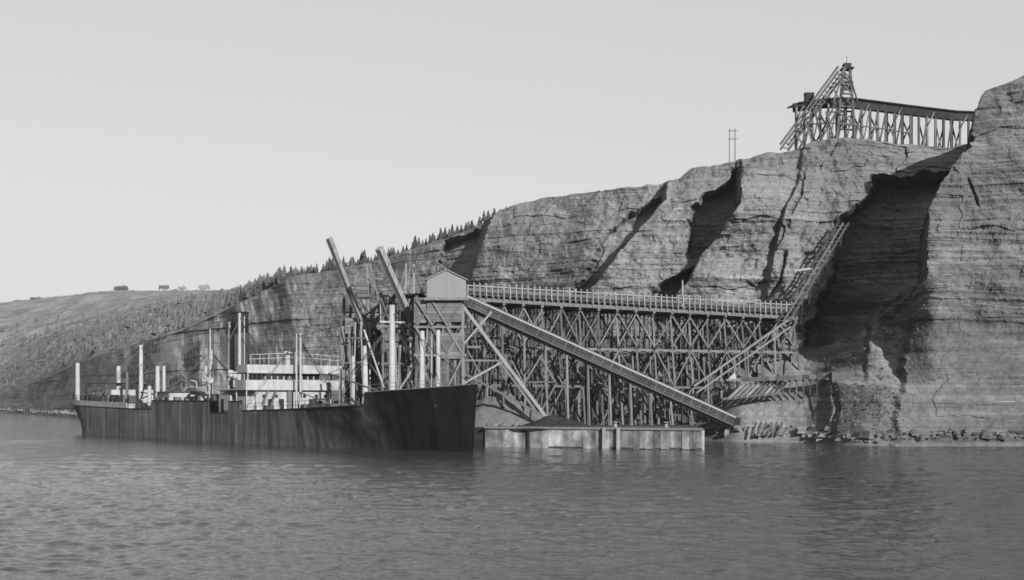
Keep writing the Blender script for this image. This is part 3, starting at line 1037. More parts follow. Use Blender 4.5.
for p, q in (((344, 297), (390, 297)), ((356, 293), (378, 328)), ((381, 291), (364, 328)), ((370, 266), (379, 300)), ((344, 312), (392, 312)), ((369, 279), (383, 279)),
             ((346, 328), (356, 298)), ((388, 329), (376, 300))):
    beam(tc, 'brace', at(*p, 203.6), at(*q, 203.6), 0.2, 0.24, random.choice(['timber', 'timber_old']))
bin_boards(tc, 357, 368, 283, 297, 203.4, 3.5, 'timber_dark', 4)
bin_boards(tc, 372, 384, 300, 312, 203.3, 3.5, 'timber_dark', 4)


for t_, pa, pb, D_ in ((tb, 384, 424, 193.6), (tc, 344, 386, 201.0)):   # spouts, ladders and props down the water side
    for i in range(10):
        px_ = pa + (pb - pa) * (i + random.uniform(-0.3, 1.3)) / 10
        y_ = random.choice((322, 330, 336, 345))
        a, b = at(px_, y_, D_), at(px_ + random.uniform(-6, 6), 400, D_)
        beam(t_, 'prop', (b.x, b.y - random.uniform(0, 0.8), PZ), a, random.uniform(0.14, 0.3), 0.2, random.choice(('timber_pale', 'timber_pale', 'timber')))
    for i in range(2):
        y_ = 338 + i * 25
        beam(t_, 'ledger', at(pa, y_, D_ - 0.25), at(pb, y_ + random.uniform(-2, 2), D_ - 0.25), 0.12, 0.2, random.choice(('timber', 'timber_old')))


def chute(name, label, a, b, wd, dp):
    c = thing(name, label, 'chute', b)
    d = (a - b).normalized()
    side = Vector((0, 0, 1)).cross(d).normalized()
    upv = d.cross(side).normalized()
    for sg in (-1, 1):
        beam(c, 'side_board', b + side * sg * wd / 2, a + side * sg * wd / 2, 0.09, dp, 'timber_pale')
    beam(c, 'floor_board', b - upv * dp * 0.4, a - upv * dp * 0.4, wd - 0.1, 0.08, 'timber')
    L = (a - b).length
    for i in range(7):
        p = b + d * (L * (i + 0.5) / 7)
        beam(c, 'strap', p - side * (wd / 2 + 0.07) - upv * 0.0, p + side * (wd / 2 + 0.07), 0.1, dp + 0.08, 'timber_old')
    p = a - d * 1.0
    beam(c, 'spout', a - d * 2.4 + upv * 0.1, a + d * 0.1 + upv * 0.1, wd * 1.1, dp * 1.15, 'timber_pale')
    return c


chute('loading_chute', 'long raised loading chute on the far tower, its tip against the sky', at(329, 239, 197), at(369, 342, 203), 0.62, 0.62)
chute('loading_chute', 'raised loading chute on the middle tower, leaning over the ship', at(379, 249, 188), at(412, 322, 194), 0.75, 0.75)

# ================================================================ SKIPWAY UP THE CLIFF, LEDGE AND CRIBBING
sk = thing('skipway', 'narrow inclined skipway climbing the cliff from the trestle into the dark recess', 'skipway', at(786, 318, 213))
s0, s1 = at(783, 322, 211.5), at(843, 223, 221)
for off in (-0.9, 0.0, 0.9):
    vv = Vector((off * 0.85, -off * 0.4, 0))
    beam(sk, 'rail_beam', s0 + vv, s1 + vv, 0.18, 0.22, 'timber_old' if off else 'timber')
for i in range(24):
    p = s0 + (s1 - s0) * ((i + 0.5) / 24)
    beam(sk, 'sleeper', p + Vector((-1.1, 0.5, -0.12)), p + Vector((1.1, -0.5, -0.12)), 0.2, 0.16, 'timber_old')
for i in range(1, 8):
    p = s0 + (s1 - s0) * (i / 8.0)
    for vv in (Vector((-0.8, 0.3, 0)), Vector((0.8, -0.3, 0))):
        beam(sk, 'post', p + vv, p + vv + Vector((0.4, 6.0, -5.5)), 0.22, 0.22, 'timber_old')
beam(sk, 'hood', at(800, 276, 214.2) + Vector((-1, 0, 0.8)), at(806, 274, 214.4) + Vector((0.6, 0, 0.8)), 0.4, 0.35, 'timber_pale')
b0, b1 = at(788, 320, 209), at(694, 386, 207)
beam(sk, 'lower_chute', b0, b1, 0.34, 0.3, 'timber')
beam(sk, 'lower_rail', b0 + Vector((0.3, -0.5, -1.0)), b1 + Vector((0.3, -0.5, -1.0)), 0.22, 0.25, 'timber')
for i in range(1, 7):
    p = b0 + (b1 - b0) * (i / 7.0)
    beam(sk, 'post', p, (p.x + 0.3, p.y + 0.6, max(PZ, p.z - 9)), 0.24, 0.24, 'timber')

fl = thing('flume', 'pale boarded flume running along the ledge above the cribbed bank', 'flume', at(795, 382, 205.5))
L0, L1 = at(736, 380, 205.0), at(830, 376, 199.5)
for i in range(14):
    a, b = L0 + (L1 - L0) * (i / 14.0), L0 + (L1 - L0) * ((i + 0.97) / 14.0)
    beam(fl, 'side_board', a, b, 0.12, 0.62, random.choice(['timber', 'timber_old', 'timber']))
    beam(fl, 'bearer', a + Vector((0.2, -0.35, -0.45)), a + Vector((0.2, 1.5, -0.45)), 0.2, 0.22, 'timber_old')
    beam(fl, 'prop', a + Vector((0.2, 0.2, -0.4)), a + Vector((0.2, 0.6, -2.6)), 0.18, 0.18, 'timber_old')
box(fl, 'end_box', at(842, 377, 198.3), (3.2, 1.6, 1.3), 'timber')
hp, hq = at(728, 376, 205), at(728, 376, 205)
hut = thing('tent_shed', 'small white pointed shed by the lower end of the skipway', 'shed', at(732, 379, 205))
vv = [(-0.6, -0.5, 0), (0.6, -0.5, 0), (0.6, 0.5, 0), (-0.6, 0.5, 0), (0.3, -0.3, 0.95), (0.3, 0.3, 0.95)]
add('canvas', mesh_from('tent', vv, [(0, 1, 4), (1, 2, 5, 4), (2, 3, 5), (3, 0, 4, 5), (3, 2, 1, 0)], M['white']), hut)
beam(hut, 'sill', at(732, 379, 205) + Vector((-1.0, -0.8, -0.15)), at(732, 379, 205) + Vector((1.0, -0.8, -0.15)), 0.2, 0.3, 'timber')
cr = thing('timber_cribbing', 'slanting timber props of the crib wall under the flume', 'cribbing', at(752, 396, 203))
for i in range(9):
    beam(cr, 'prop', at(728 + i * 6.0, 399 - i * 0.6, 202.2), at(746 + i * 5.0, 382, 204.6), 0.3, 0.3, 'timber' if i % 3 else 'timber_pale')
beam(cr, 'sill', at(722, 399, 202.4), at(782, 393, 202.4), 0.35, 0.35, 'timber')
beam(cr, 'wale', at(740, 383, 204.2), at(792, 380.5, 204.0), 0.3, 0.35, 'timber')
for i in range(6):
    beam(cr, 'stake', at(752 + i * 5, 436, 199.5), at(756 + i * 5.3, 422, 200.5), 0.22, 0.22, 'timber_old')

# a small rowing boat drawn up on the beach
rb = thing('rowing_boat', 'small pale open boat drawn up on the beach below the crib bank', 'boat', at(832, 441, 194.8))
stn = [(-2.2, 0.05, 0.75), (-1.6, 0.45, 0.62), (-0.6, 0.72, 0.52), (0.6, 0.72, 0.5), (1.6, 0.5, 0.55), (2.0, 0.36, 0.6)]
v, f = [], []
for (x, hwid, top) in stn:
    for yy, zq in ((-hwid, top), (-hwid * 0.75, 0.15), (0, 0.0), (hwid * 0.75, 0.15), (hwid, top)):
        v.append((x, yy, zq))
for i in range(5):
    for j in range(4):
        f.append((i * 5 + j, i * 5 + j + 1, i * 5 + 6 + j, i * 5 + 5 + j))
f.append((25, 26, 27, 28, 29))
add('hull', mesh_from('boat_hull', v, f, M['white']), rb)
for x in (-0.9, 0.5, 1.4):
    beam(rb, 'thwart', (x, -0.6, 0.38), (x, 0.6, 0.38), 0.25, 0.05, 'timber_old', base=(0, 0, 0))

# ================================================================ HEADFRAME AND HIGH TRESTLE ON THE CLIFF TOP
HD = 249.0
ht = thing('cliff_top_trestle', 'long dark-decked timber trestle standing on the cliff top', 'trestle', at(880, 145, HD))
hz = zpy(106, HD)


def hpnt(px, z, off=0.0):
    D_ = HD + (px - 795) / 185.0 * 9 + off
    return Vector((xpx(px, D_), D_, z))


def deck_z(px):
    D_ = HD + (px - 795) / 185.0 * 9
    return zpy(float(np.interp(px, [793, 812, 830, 850, 900, 950, 978], [104, 101, 99.5, 100, 106.5, 112.5, 113.5])), D_)


stops = [793, 812, 830, 850, 900, 950, 978]
for off in (0, 2.0, 4.0):
    for a, b in zip(stops[:-1], stops[1:]):
        beam(ht, 'stringer', hpnt(a, deck_z(a) - 0.3, off), hpnt(b, deck_z(b) - 0.3, off), 0.3, 0.75, 'timber_dark')
for a, b in zip(stops[:-1], stops[1:]):
    beam(ht, 'deck', hpnt(a, deck_z(a) + 0.2, 2.0), hpnt(b, deck_z(b) + 0.2, 2.0), 5.0, 0.2, 'timber_dark')
    if a >= 830:
        beam(ht, 'apron_board', hpnt(a, deck_z(a) - 0.8, -0.3), hpnt(b, deck_z(b) - 0.75, -0.3), 0.12, 1.7 if a < 850 else 1.05, 'timber_dark')
px_ = 796
i = 0
while px_ < 980:
    gz = 45 if px_ > 905 else land_z(min(px_, 905), HD + 2) - 0.4
    zt_ = deck_z(px_) - 0.6
    for off in (0, 2.0, 4.0):
        beam(ht, 'post', hpnt(px_ + random.uniform(-1, 1), gz, off), hpnt(px_ + random.uniform(-0.8, 0.8), zt_, off), 0.34, 0.34, 'timber_old' if (i + int(off)) % 4 else 'timber')
    nxt = px_ + 8.2
    if nxt < 980:
        zm = (gz + zt_) / 2
        if px_ < 885 or i % 3 == 0:
            beam(ht, 'brace', hpnt(px_, gz + 0.5, -0.5), hpnt(nxt, zt_ - 0.6, -0.3), 0.14, 0.26, 'timber_old')
        if i % 2:
            beam(ht, 'brace', hpnt(px_, zt_ - 1.0, 4.3), hpnt(nxt + 8, gz + 0.6, 4.3), 0.14, 0.26, 'timber_old')
        elif px_ < 960:
            beam(ht, 'brace', hpnt(px_, gz + 0.6, 4.5), hpnt(nxt + 8, zt_ - 1.6, 4.5), 0.14, 0.26, 'timber_dark')
        beam(ht, 'girt', hpnt(px_, zm + 0.3, -0.45), hpnt(nxt, zm + 0.3, -0.45), 0.16, 0.24, 'timber_old')
        if i % 4 == 0:
            beam(ht, 'knee_brace', hpnt(px_ + 1, zt_ - 2.2, -0.6), hpnt(px_ + 7, zt_ + 0.1, -0.6), 0.2, 0.24, 'timber')
    px_ = nxt
    i += 1
for k_ in range(12):
    px_ = 848 + k_ * 9
    p = hpnt(px_, deck_z(px_) + 0.3, 0.2)
    if 870 < px_ < 905:
        pass
    beam(ht, 'deck_curb', p, hpnt(px_ + 7, deck_z(px_ + 7) + 0.3, 0.2), 0.25, 0.35, 'timber_dark')
hb = thing('deck_box', 'small dark tank on the outer end of the cliff-top trestle', 'tank', hpnt(809, deck_z(809) + 0.3, 2))
q = hpnt(809, deck_z(809) + 1.1, 2)
box(hb, 'body', q, (1.5, 1.5, 1.3), 'timber_dark')
box(hb, 'lid', q + Vector((0, 0, 0.72)), (1.7, 1.7, 0.14), 'timber_old')
heap('deck_ore_heap', 'low heap of ore on the deck of the cliff-top trestle', hpnt(893, deck_z(893) + 0.3, 2), 2.2, 1.4, 0.8, 'ore', 5)

hf = thing('headframe', 'tall tapering timber headframe with inclined skip track above the cliff', 'headframe', hpnt(846, land_z(846, HD + 2), 1))
gz = land_z(846, HD + 2)
topz = zpy(66, HD + 2)
for px_b, px_t, oy_b, oy_t in ((836, 843.5, -1.6, 0.4), (856, 850, -1.6, 0.4), (836, 843.5, 4.6, 2.2), (856, 850, 4.6, 2.2)):
    beam(hf, 'leg', hpnt(px_b, gz - 0.4, oy_b), hpnt(px_t, topz, oy_t), 0.4, 0.4, 'timber_old')
for f_ in (0.28, 0.5, 0.66, 0.78, 0.9, 0.99):
    z = gz + (topz - gz) * f_
    l_, r_ = 836 + 7.5 * f_, 856 - 6 * f_
    oy = -1.6 + 2.0 * f_ - 0.25
    beam(hf, 'girt', hpnt(l_ - 1, z, oy), hpnt(r_ + 1, z, oy), 0.22, 0.3, 'timber_old')
    oy2 = 4.6 - 2.4 * f_
    beam(hf, 'girt', hpnt(l_ - 1, z, oy2), hpnt(r_ + 1, z, oy2), 0.22, 0.3, 'timber_old')
    f2 = f_ + 0.13
    if f2 < 1:
        z2 = gz + (topz - gz) * f2
        beam(hf, 'brace', hpnt(l_, z, oy), hpnt(856 - 6 * f2, z2, oy), 0.14, 0.22, 'timber_old')
        beam(hf, 'brace', hpnt(r_, z, oy - .1), hpnt(836 + 7.5 * f2, z2, oy - .1), 0.14, 0.22, 'timber_old')
q = hpnt(846.8, topz - 0.1, 1.3)
box(hf, 'crown_platform', q, (2.1, 2.6, 0.25), 'timber_dark')
box(hf, 'sheave_house', q + Vector((0, 0, 0.5)), (1.3, 1.6, 0.8), 'timber_dark')
box(hf, 'bin', hpnt(847, zpy(81, HD), 1.3), (1.8, 2.0, 1.3), 'timber_dark')
beam(hf, 'flagpole', q + Vector((0, 0, 0.8)), q + Vector((0, 0, 2.4)), 0.08, 0.08, 'timber_dark')
k0, k1 = at(784, 149, HD - 2.5), at(842, 71, HD + 0.5)
for off in (-0.55, 0.55):
    for lift in (0.0, 0.9):
        beam(hf, 'skip_track', k0 + Vector((off * 1.4, off, lift - 0.2)), k1 + Vector((off * 1.4, off, lift - 0.2)), 0.22, 0.34, 'timber_old')
for i in range(18):
    p = k0 + (k1 - k0) * ((i + 0.5) / 18)
    beam(hf, 'track_tie', p + Vector((-0.9, -0.6, -0.2)), p + Vector((0.9, 0.6, -0.2)), 0.16, 0.18, 'timber_old')
for f_ in (0.2, 0.36, 0.52, 0.68, 0.82):
    p = k0 + (k1 - k0) * f_
    beam(hf, 'track_prop', p + Vector((0, -0.4, -0.2)), (p.x + 1.6 * (1 - f_) + 0.6, p.y - 0.6, land_z(CX + F * p.x / p.y, HD + 1) - 0.3 if f_ < 0.6 else deck_z(825)), 0.26, 0.26, 'timber_old')
for px0_, y0_, px1_, y1_ in ((833, 103, 841, 80), (838, 103, 845, 84), (858, 103, 851, 80), (826, 112, 836, 146), (822, 138, 836, 112), (826, 112, 842, 112)):
    beam(hf, 'strut', at(px0_, y0_, HD - 1.2), at(px1_, y1_, HD - 0.6), 0.22, 0.24, 'timber_old')

# H-frame utility poles on the cliff edge
up = thing('utility_pole', 'slim pair of utility poles with crossarms on the cliff skyline', 'utility pole', at(732, 160, 256))
zb = land_z(732, 258)
for px_ in (729.5, 735):
    pole(up, 'pole', (xpx(px_, 257), 257, zb - 0.5), (xpx(px_, 257), 257, zpy(128.5, 257)), 0.22, 'timber')
for y_ in (131, 139):
    beam(up, 'crossarm', (xpx(727.5, 257), 256.8, zpy(y_, 257)), (xpx(737, 257), 256.8, zpy(y_, 257)), 0.14, 0.16, 'timber')

# ================================================================ THE SHIP
# local axes: x metres aft of the stem, y towards the sea (the side in view), z up from the waterline
SX, SY = -4.5, 162.0
UX, UY = -0.585, 0.811
NX, NY = -0.811, -0.585
ship = thing('cargo_ship', 'long dark-hulled cargo steamer with white bridge moored beside the loading towers', 'ship', (SX, SY, 0), math.atan2(UY, UX))
O0 = (0, 0, 0)


def sw(px, s):
    a = (px - CX) / F
    return (a * (SY + UY * s) - (SX + UX * s)) / (NX - a * NY)


def sz(py, s, w_):
    return zpy(py, SY + UY * s + NY * w_)


def sb(name, p, q, wx, wy=None, m='white'):
    return beam(ship, name, p, q, wx, wy, m, base=O0)


def sp_(name, p, q, d, m='white', taper=0.75):
    return pole(ship, name, p, q, d, m, taper, base=O0)


def sx(name, c, size, m='white', par=None):
    return box(par or ship, name, c, size, m, base=O0)


LSH = 125.0
TOPS = [(0, 7.8), (6, 7.3), (12.6, 6.9), (12.9, 6.9), (13.1, 5.3), (30, 4.8), (44.4, 4.5), (44.6, 5.8), (48.7, 5.8), (48.9, 4.2), (55, 4.2), (55.2, 5.85), (77, 5.9),
        (77.2, 4.6), (88, 4.6), (125, 5.2)]


def top_z(s):
    return float(np.interp(s, [a for a, _ in TOPS], [b for _, b in TOPS]))


def half(s, f):
    """half beam at station s and height fraction f (0 waterline, 1 top)"""
    B = 8.2
    wd = B * (1 - max(0, 1 - s / 22.0) ** 2.1)
    ww = B * (1 - max(0, 1 - s / 38.0) ** 1.7)
    e = max(0.0, (s - 108) / 17.0)
    wd *= math.sqrt(max(0, 1 - e ** 2.6)) if e > 0 else 1
    ww *= max(0, 1 - e ** 1.5) if e > 0 else 1
    f = max(0, f)
    return ww + (wd - ww) * f ** 1.35


st_ = sorted(set([0, 0.4, 1, 2, 3, 4.5, 6, 8, 10, 12.6, 12.9, 13.1, 15, 18, 22, 26, 30, 36, 42, 44.4, 44.6, 48.7, 48.9, 55, 55.2, 60, 66, 72, 77, 77.2, 82, 88, 94, 100, 104, 108, 111, 114, 117, 119.5, 121.5, 123, 124, 124.7, 125]))
FR = [-0.6, -0.02, 0.15, 0.32, 0.5, 0.68, 0.85, 1.0]
v, f = [], []
for side in (1, -1):
    base_i = len(v)
    for s in st_:
        zt_ = top_z(s)
        for fr in FR:
            z = zt_ * fr
            hwid = half(s, fr) + 0.02
            rake = -0.9 * max(0, fr) * max(0, 1 - s / 10.0)
            over = -(1 - max(0, fr)) * 4.0 * sstep(np.array((s - 116) / 9.0)).item()
            v.append((s + rake + over, side * hwid, z))
    nf = len(FR)
    for i in range(len(st_) - 1):
        for j in range(nf - 1):
            q = (base_i + i * nf + j, base_i + (i + 1) * nf + j, base_i + (i + 1) * nf + j + 1, base_i + i * nf + j + 1)
            f.append(q if side == 1 else q[::-1])
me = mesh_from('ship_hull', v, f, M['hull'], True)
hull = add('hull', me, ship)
# decks
def deck(name, s0, s1, z0, z1, inset=0.12, m='grey'):
    ss = [s for s in st_ if s0 <= s <= s1]
    vv, ff = [], []
    for s in ss:
        z = z0 + (z1 - z0) * (s - s0) / (s1 - s0)
        h_ = max(0.02, half(s, z / top_z(s)) - inset)
        vv += [(s, h_, z), (s, -h_, z)]
    for i in range(len(ss) - 1):
        ff.append((2 * i, 2 * i + 1, 2 * i + 3, 2 * i + 2))
    return add(name, mesh_from('ship_' + name, vv, ff, M[m]), ship)


deck('forecastle_deck', 0.4, 12.9, 6.9, 6.2)
deck('main_deck', 12.9, 124, 4.1, 3.9)
sx('forecastle_bulkhead', (12.7, 0, 5.3), (0.2, 10.0, 2.4), 'grey')
# gunwale cap and rubbing strake along the visible side and the far side
for side in (1, -1):
    for i in range(len(st_) - 1):
        a, b = st_[i], st_[i + 1]
        if b - a < 0.3 or a < 0.9 or b > 120:
            continue
        za, zb_ = top_z(a), top_z(b)
        if abs(za - zb_) > 0.4:
            continue
        rk = lambda s: -0.9 * max(0, 1 - s / 10.0)
        sb('gunwale', (a + rk(a), side * half(a, 1), za + 0.04), (b + rk(b), side * half(b, 1), zb_ + 0.04), 0.22, 0.1, 'grey' if a < 13 else 'black')
# white bulwark round the poop
for i in range(len(st_) - 1):
    a, b = st_[i], st_[i + 1]
    if a >= 88 and b <= 124.8:
        for side in (1, -1):
            sb('poop_bulwark', (a, side * (half(a, 1) - 0.05), top_z(a) + 0.5), (b, side * (half(b, 1) - 0.05), top_z(b) + 0.5), 0.1, 0.95, 'white')
# railings
def rail(side, s0, s1, n, h_=1.0, dz=0.0, m='white', lines=2, inset=0.15):
    for i in range(n + 1):
        s = s0 + (s1 - s0) * i / n
        w_ = side * (half(s, 1) - inset)
        sb('stanchion', (s, w_, top_z(s) + dz), (s, w_, top_z(s) + dz + h_), 0.07, 0.07, m)
        if i < n:
            s2 = s0 + (s1 - s0) * (i + 1) / n
            w2 = side * (half(s2, 1) - inset)
            for k in range(lines):
                q = h_ * (k + 1) / lines
                sb('rail', (s, w_, top_z(s) + dz + q), (s2, w2, top_z(s2) + dz + q), 0.05, 0.05, m)


for sd in (1, -1):
    rail(sd, 14, 43, 12, 1.0, 0, 'grey')
    rail(sd, 89, 121, 16, 0.9, 0.95, 'steel')
    rail(sd, 78, 87.5, 4, 1.0, 0, 'grey')
    rail(sd, 2.5, 12.5, 5, 0.9, 0, 'grey')
# anchor and hawse pipe on the bow
sp_('hawse_pipe', (4.2, half(4.2, 0.7) + 0.10, 5.2), (4.1, half(4.2, 0.7) - 0.3, 5.5), 0.6, 'steel', 1.0)
# windlass and hatches
sp_('windlass', (7.5, -1.6, 7.0), (7.5, 1.6, 7.0), 0.9, 'steel', 1.0)
for s in (20.5, 31.5, 66, 94):
    hc = sx('hatch_coaming', (s, 0, 4.75), (6.5, 6.5, 1.2), 'grey')
    sx('hatch_cover', (s, 0, 5.4), (6.3, 6.3, 0.18), 'timber_old')
for s, w_ in ((16, 2.5), (16, -2.5), (25.6, 2.4), (25.6, -2.4), (36.6, 2.2), (71.5, 2.5), (60.5, -2.3), (88.6, 2.2), (99.5, -2.2)):
    sp_('winch', (s, w_ - 0.8, 4.9), (s, w_ + 0.8, 4.9), 1.1, 'steel', 1.0)

# bridge house, facing forward at s = 45
bz = 4.0
bh = sx('bridge_house', (51, 0, (bz + 7.4) / 2), (12, 11.6, 7.4 - bz))
for w_ in (-4.4, -2.8, 1.9, 3.6):
    sx('door', (44.96, w_, 5.2), (0.12, 0.75, 1.9), 'timber_dark')
for w_ in (-5.0, -3.6, -1.7, 2.7, 4.6):
    sx('porthole', (44.95, w_, 6.55), (0.1, 0.42, 0.42), 'glass')
for s in (46.5, 48.4, 50.3, 52.2, 54.1):
    sx('porthole', (s, 5.84, 6.3), (0.45, 0.1, 0.45), 'glass')
sx('ladder_casing', (44.85, 0.75, 6.6), (0.3, 0.62, 5.2), 'grey')
sx('bridge_deck', (49.4, 0, 7.45), (10.2, 15.2, 0.14))
sx('wing_bulwark', (44.45, 0, 8.12), (0.14, 15.2, 1.3))
for sd in (1, -1):
    sx('wing_bulwark', (46.2, sd * 7.55, 8.12), (3.4, 0.12, 1.3))
    for s in (44.6, 47.8):
        sb('wing_post', (s, sd * 7.4, 4.2), (s, sd * 7.4, 7.4), 0.16, 0.16)
sx('wheelhouse', (48.5, 0, 9.1), (6.5, 8.6, 3.2))
for i in range(9):
    sx('wheelhouse_window', (45.2, -3.75 + i * 0.94, 9.3), (0.12, 0.72, 0.8), 'glass')
for i in range(4):
    sx('wheelhouse_window', (46.2 + i * 1.4, 4.32, 9.3), (0.85, 0.1, 0.8), 'glass')
sx('flying_bridge_deck', (48, 0, 9.78), (7.6, 14.6, 0.12))
sx('dodger', (44.3, 0, 10.35), (0.12, 14.8, 1.1))
for sd in (1, -1):
    sx('dodger', (45.9, sd * 7.4, 10.35), (3.1, 0.12, 1.1))
    for s in (44.4, 47.4):
        sb('wing_post', (s, sd * 7.3, 7.5), (s, sd * 7.3, 9.75), 0.16, 0.16)
for i in range(11):
    w_ = -6.8 + i * 1.36
    sb('stanchion', (44.5, w_, 10.9), (44.5, w_, 12.2 + 0.4 * (1 - abs(w_) / 7)), 0.08, 0.08)
for z in (11.7, 12.3):
    for sd in (1, -1):
        sb('rail', (44.5, 0, z + 0.35), (44.5, sd * 7.0, z - 0.05), 0.07, 0.07)
sx('binnacle', (45.5, 0.9, 11.8), (0.8, 0.8, 2.2))
sx('searchlight_platform', (45.2, 0.0, 12.6), (1.2, 2.2, 0.14))
# ladders from the deck to the bridge wing
for w_ in (5.6, 4.4):
    sb('ladder', (42.6, w_ + 0.6, 4.2), (44.3, w_ - 1.4, 7.4), 0.12, 0.3, 'timber')
for i in range(3):
    sx('deck_locker', (43.0, 6.4 - i * 1.3, 4.7), (1.0, 0.9, 1.2), ('white', 'steel', 'white')[i])
# twin pole mast before the bridge
for px_, y_ in ((296.5, 334), (300.5, 333)):
    w_ = sw(px_, 43)
    sp_('mast', (43, w_, 4.0), (43, w_, sz(y_, 43, w_)), 0.42 if px_ > 298 else 0.3, 'white', 0.7)
w_ = sw(275, 50)
sp_('signal_mast', (50, w_, 9.8), (50, w_, sz(302, 50, w_)), 0.16, 'black', 0.5)
# amidships: casing, funnel, ventilators, deckhouses, boats
sx('engine_casing', (64, 0, 5.4), (13, 7.0, 3.0), 'grey')
fs = 62.6
fw = sw(240, fs)
zt_ = sz(313, fs, fw)
sp_('funnel', (fs, fw, 6), (fs, fw, zt_ - 3.0), 2.6, 'steel', 1.0)
sp_('funnel_top', (fs, fw, zt_ - 3.02), (fs, fw, zt_), 2.62, 'black', 1.0)
sp_('funnel_rim', (fs, fw, zt_ - 0.06), (fs, fw, zt_ + 0.16), 2.76, 'steel', 1.0)
sp_('whistle_pipe', (fs - 1.5, fw, 8), (fs - 1.5, fw, zt_ - 0.6), 0.16, 'white', 1.0)
w_ = sw(239.5, 58)
sp_('mast', (58, w_, 5.0), (58, w_, sz(313, 58, w_)), 0.5, 'white', 0.85)
w_ = sw(230, 64)
sp_('steam_pipe', (64, w_, 6.0), (64, w_, sz(322, 64, w_)), 0.6, 'white', 1.0)
for s, w_, h_ in ((57.5, 3.2, 9.6), (57.5, -3.0, 9.4), (67.5, 3.0, 9.0), (69.0, -2.6, 9.0), (75.5, 2.2, 7.5), (60, 2.9, 9.9)):
    sp_('ventilator', (s, w_, 4.2), (s, w_, h_ - 0.5), 0.6, 'white', 1.0)
    vm = Matrix.Translation((s - 0.35, w_, h_ - 0.25))
    pole(ship, 'ventilator_cowl', (s + 0.25, w_, h_ - 0.55), (s - 0.75, w_, h_ + 0.1), 0.75, 'white', 1.5, base=O0)
sx('deckhouse', (52.0, 6.0, 5.3), (3.8, 2.6, 2.8), 'white')
sx('deckhouse_door', (52.6, 7.34, 5.2), (0.8, 0.1, 1.9), 'black')
sx('deckhouse', (46.6, 6.6, 5.2), (2.6, 1.6, 2.6), 'white')
sx('deckhouse_window', (46.2, 7.44, 5.7), (0.6, 0.1, 0.6), 'black')
sx('after_deckhouse', (80.5, 1.5, 5.6), (5, 7.0, 3.2), 'white')
sx('after_deckhouse_roof', (80.5, 1.5, 7.28), (5.6, 7.8, 0.14), 'steel')
for s in (79.0, 81.5):
    sx('after_deckhouse_window', (s, 5.03, 6.1), (0.8, 0.1, 0.8), 'black')


def boat(s, w_, z):
    vv, ff = [], []
    st2 = [(-3.2, 0.08, 0.95), (-2.4, 0.55, 0.8), (-1, 0.95, 0.68), (1, 0.95, 0.68), (2.4, 0.55, 0.8), (3.2, 0.08, 0.95)]
    for (x, hwid, tp_) in st2:
        for yy, zq in ((-hwid, tp_), (-hwid * 0.8, 0.1), (0, -0.35), (hwid * 0.8, 0.1), (hwid, tp_)):
            vv.append((x, yy, zq))
    for i in range(5):
        for j in range(4):
            ff.append((i * 5 + j, i * 5 + j + 1, i * 5 + 6 + j, i * 5 + 5 + j))
        ff.append((i * 5 + 4, i * 5, i * 5 + 5, i * 5 + 9))
    o = add('lifeboat', mesh_from('lifeboat', vv, ff, M['white'], False), None)
    m4 = Matrix.Translation(ship.location) @ Matrix.Rotation(ship.rotation_euler[2], 4, 'Z') @ Matrix.Translation((s, w_, z))
    o.matrix_world = m4
    for d in (-2.2, 2.2):
        sb('davit', (s + d, w_ - 0.9, z - 2.2), (s + d, w_ - 0.5, z + 1.6), 0.14, 0.14, 'white')
        sb('davit', (s + d, w_ - 0.5, z + 1.6), (s + d, w_ + 0.4, z + 1.8), 0.14, 0.14, 'white')
    return o


tag(boat(64.5, 5.8, 7.2), 'white lifeboat in davits on the side of the ship in view, abreast the funnel', 'lifeboat', 'lifeboats of the ship')
tag(boat(64.5, -5.8, 7.2), 'white lifeboat in davits on the side of the ship facing the land', 'lifeboat', 'lifeboats of the ship')
# posts and masts: column in the photo, station, foot row, top row, thickness
for nm, px_, s, zf, y_, d_, m_ in (
        ('mast', 211, 73.3, 4.2, 350, 0.75, 'white'), ('topmast', 210.2, 73.3, 12.0, 329, 0.3, 'white'),
        ('mast', 141, 102.5, 4.5, 345, 0.85, 'white'), ('king_post', 118.5, 108, 4.5, 366, 0.95, 'white'), ('king_post', 77.5, 114.5, 4.6, 363, 0.95, 'white'),
        ('ventilator_trunk', 157.5, 86, 4.5, 366, 0.85, 'white'), ('ventilator_trunk', 164, 84.5, 4.5, 366, 0.6, 'white'),
        ('ventilator_trunk', 149.5, 90, 4.5, 386, 0.8, 'white'), ('ventilator_trunk', 206, 70.5, 4.5, 366, 0.55, 'white'), ('ventilator_trunk', 127, 100, 4.5, 372, 0.6, 'grey'),
        ('mast', 392, 17.5, 4.4, 305, 0.95, 'white'), ('king_post', 365, 24.5, 4.3, 346, 0.85, 'white'), ('king_post', 353.5, 28, 4.3, 356, 0.8, 'white'),
        ('king_post', 422, 11.2, 6.4, 331, 0.75, 'white'), ('king_post', 438, 9.0, 6.6, 330, 0.65, 'white'), ('king_post', 340.5, 33, 4.3, 366, 0.5, 'white'),
        ('king_post', 432, 10.4, 6.4, 337, 0.4, 'white')):
    w_ = sw(px_, s)
    sp_(nm, (s, w_, zf), (s, w_, sz(y_, s, w_)), d_, m_, 0.8)
    if nm == 'mast' and px_ > 380:
        sb('cross_tree', (s, w_ - 1.8, sz(322, s, w_)), (s, w_ + 1.8, sz(322, s, w_)), 0.22, 0.2, 'white')
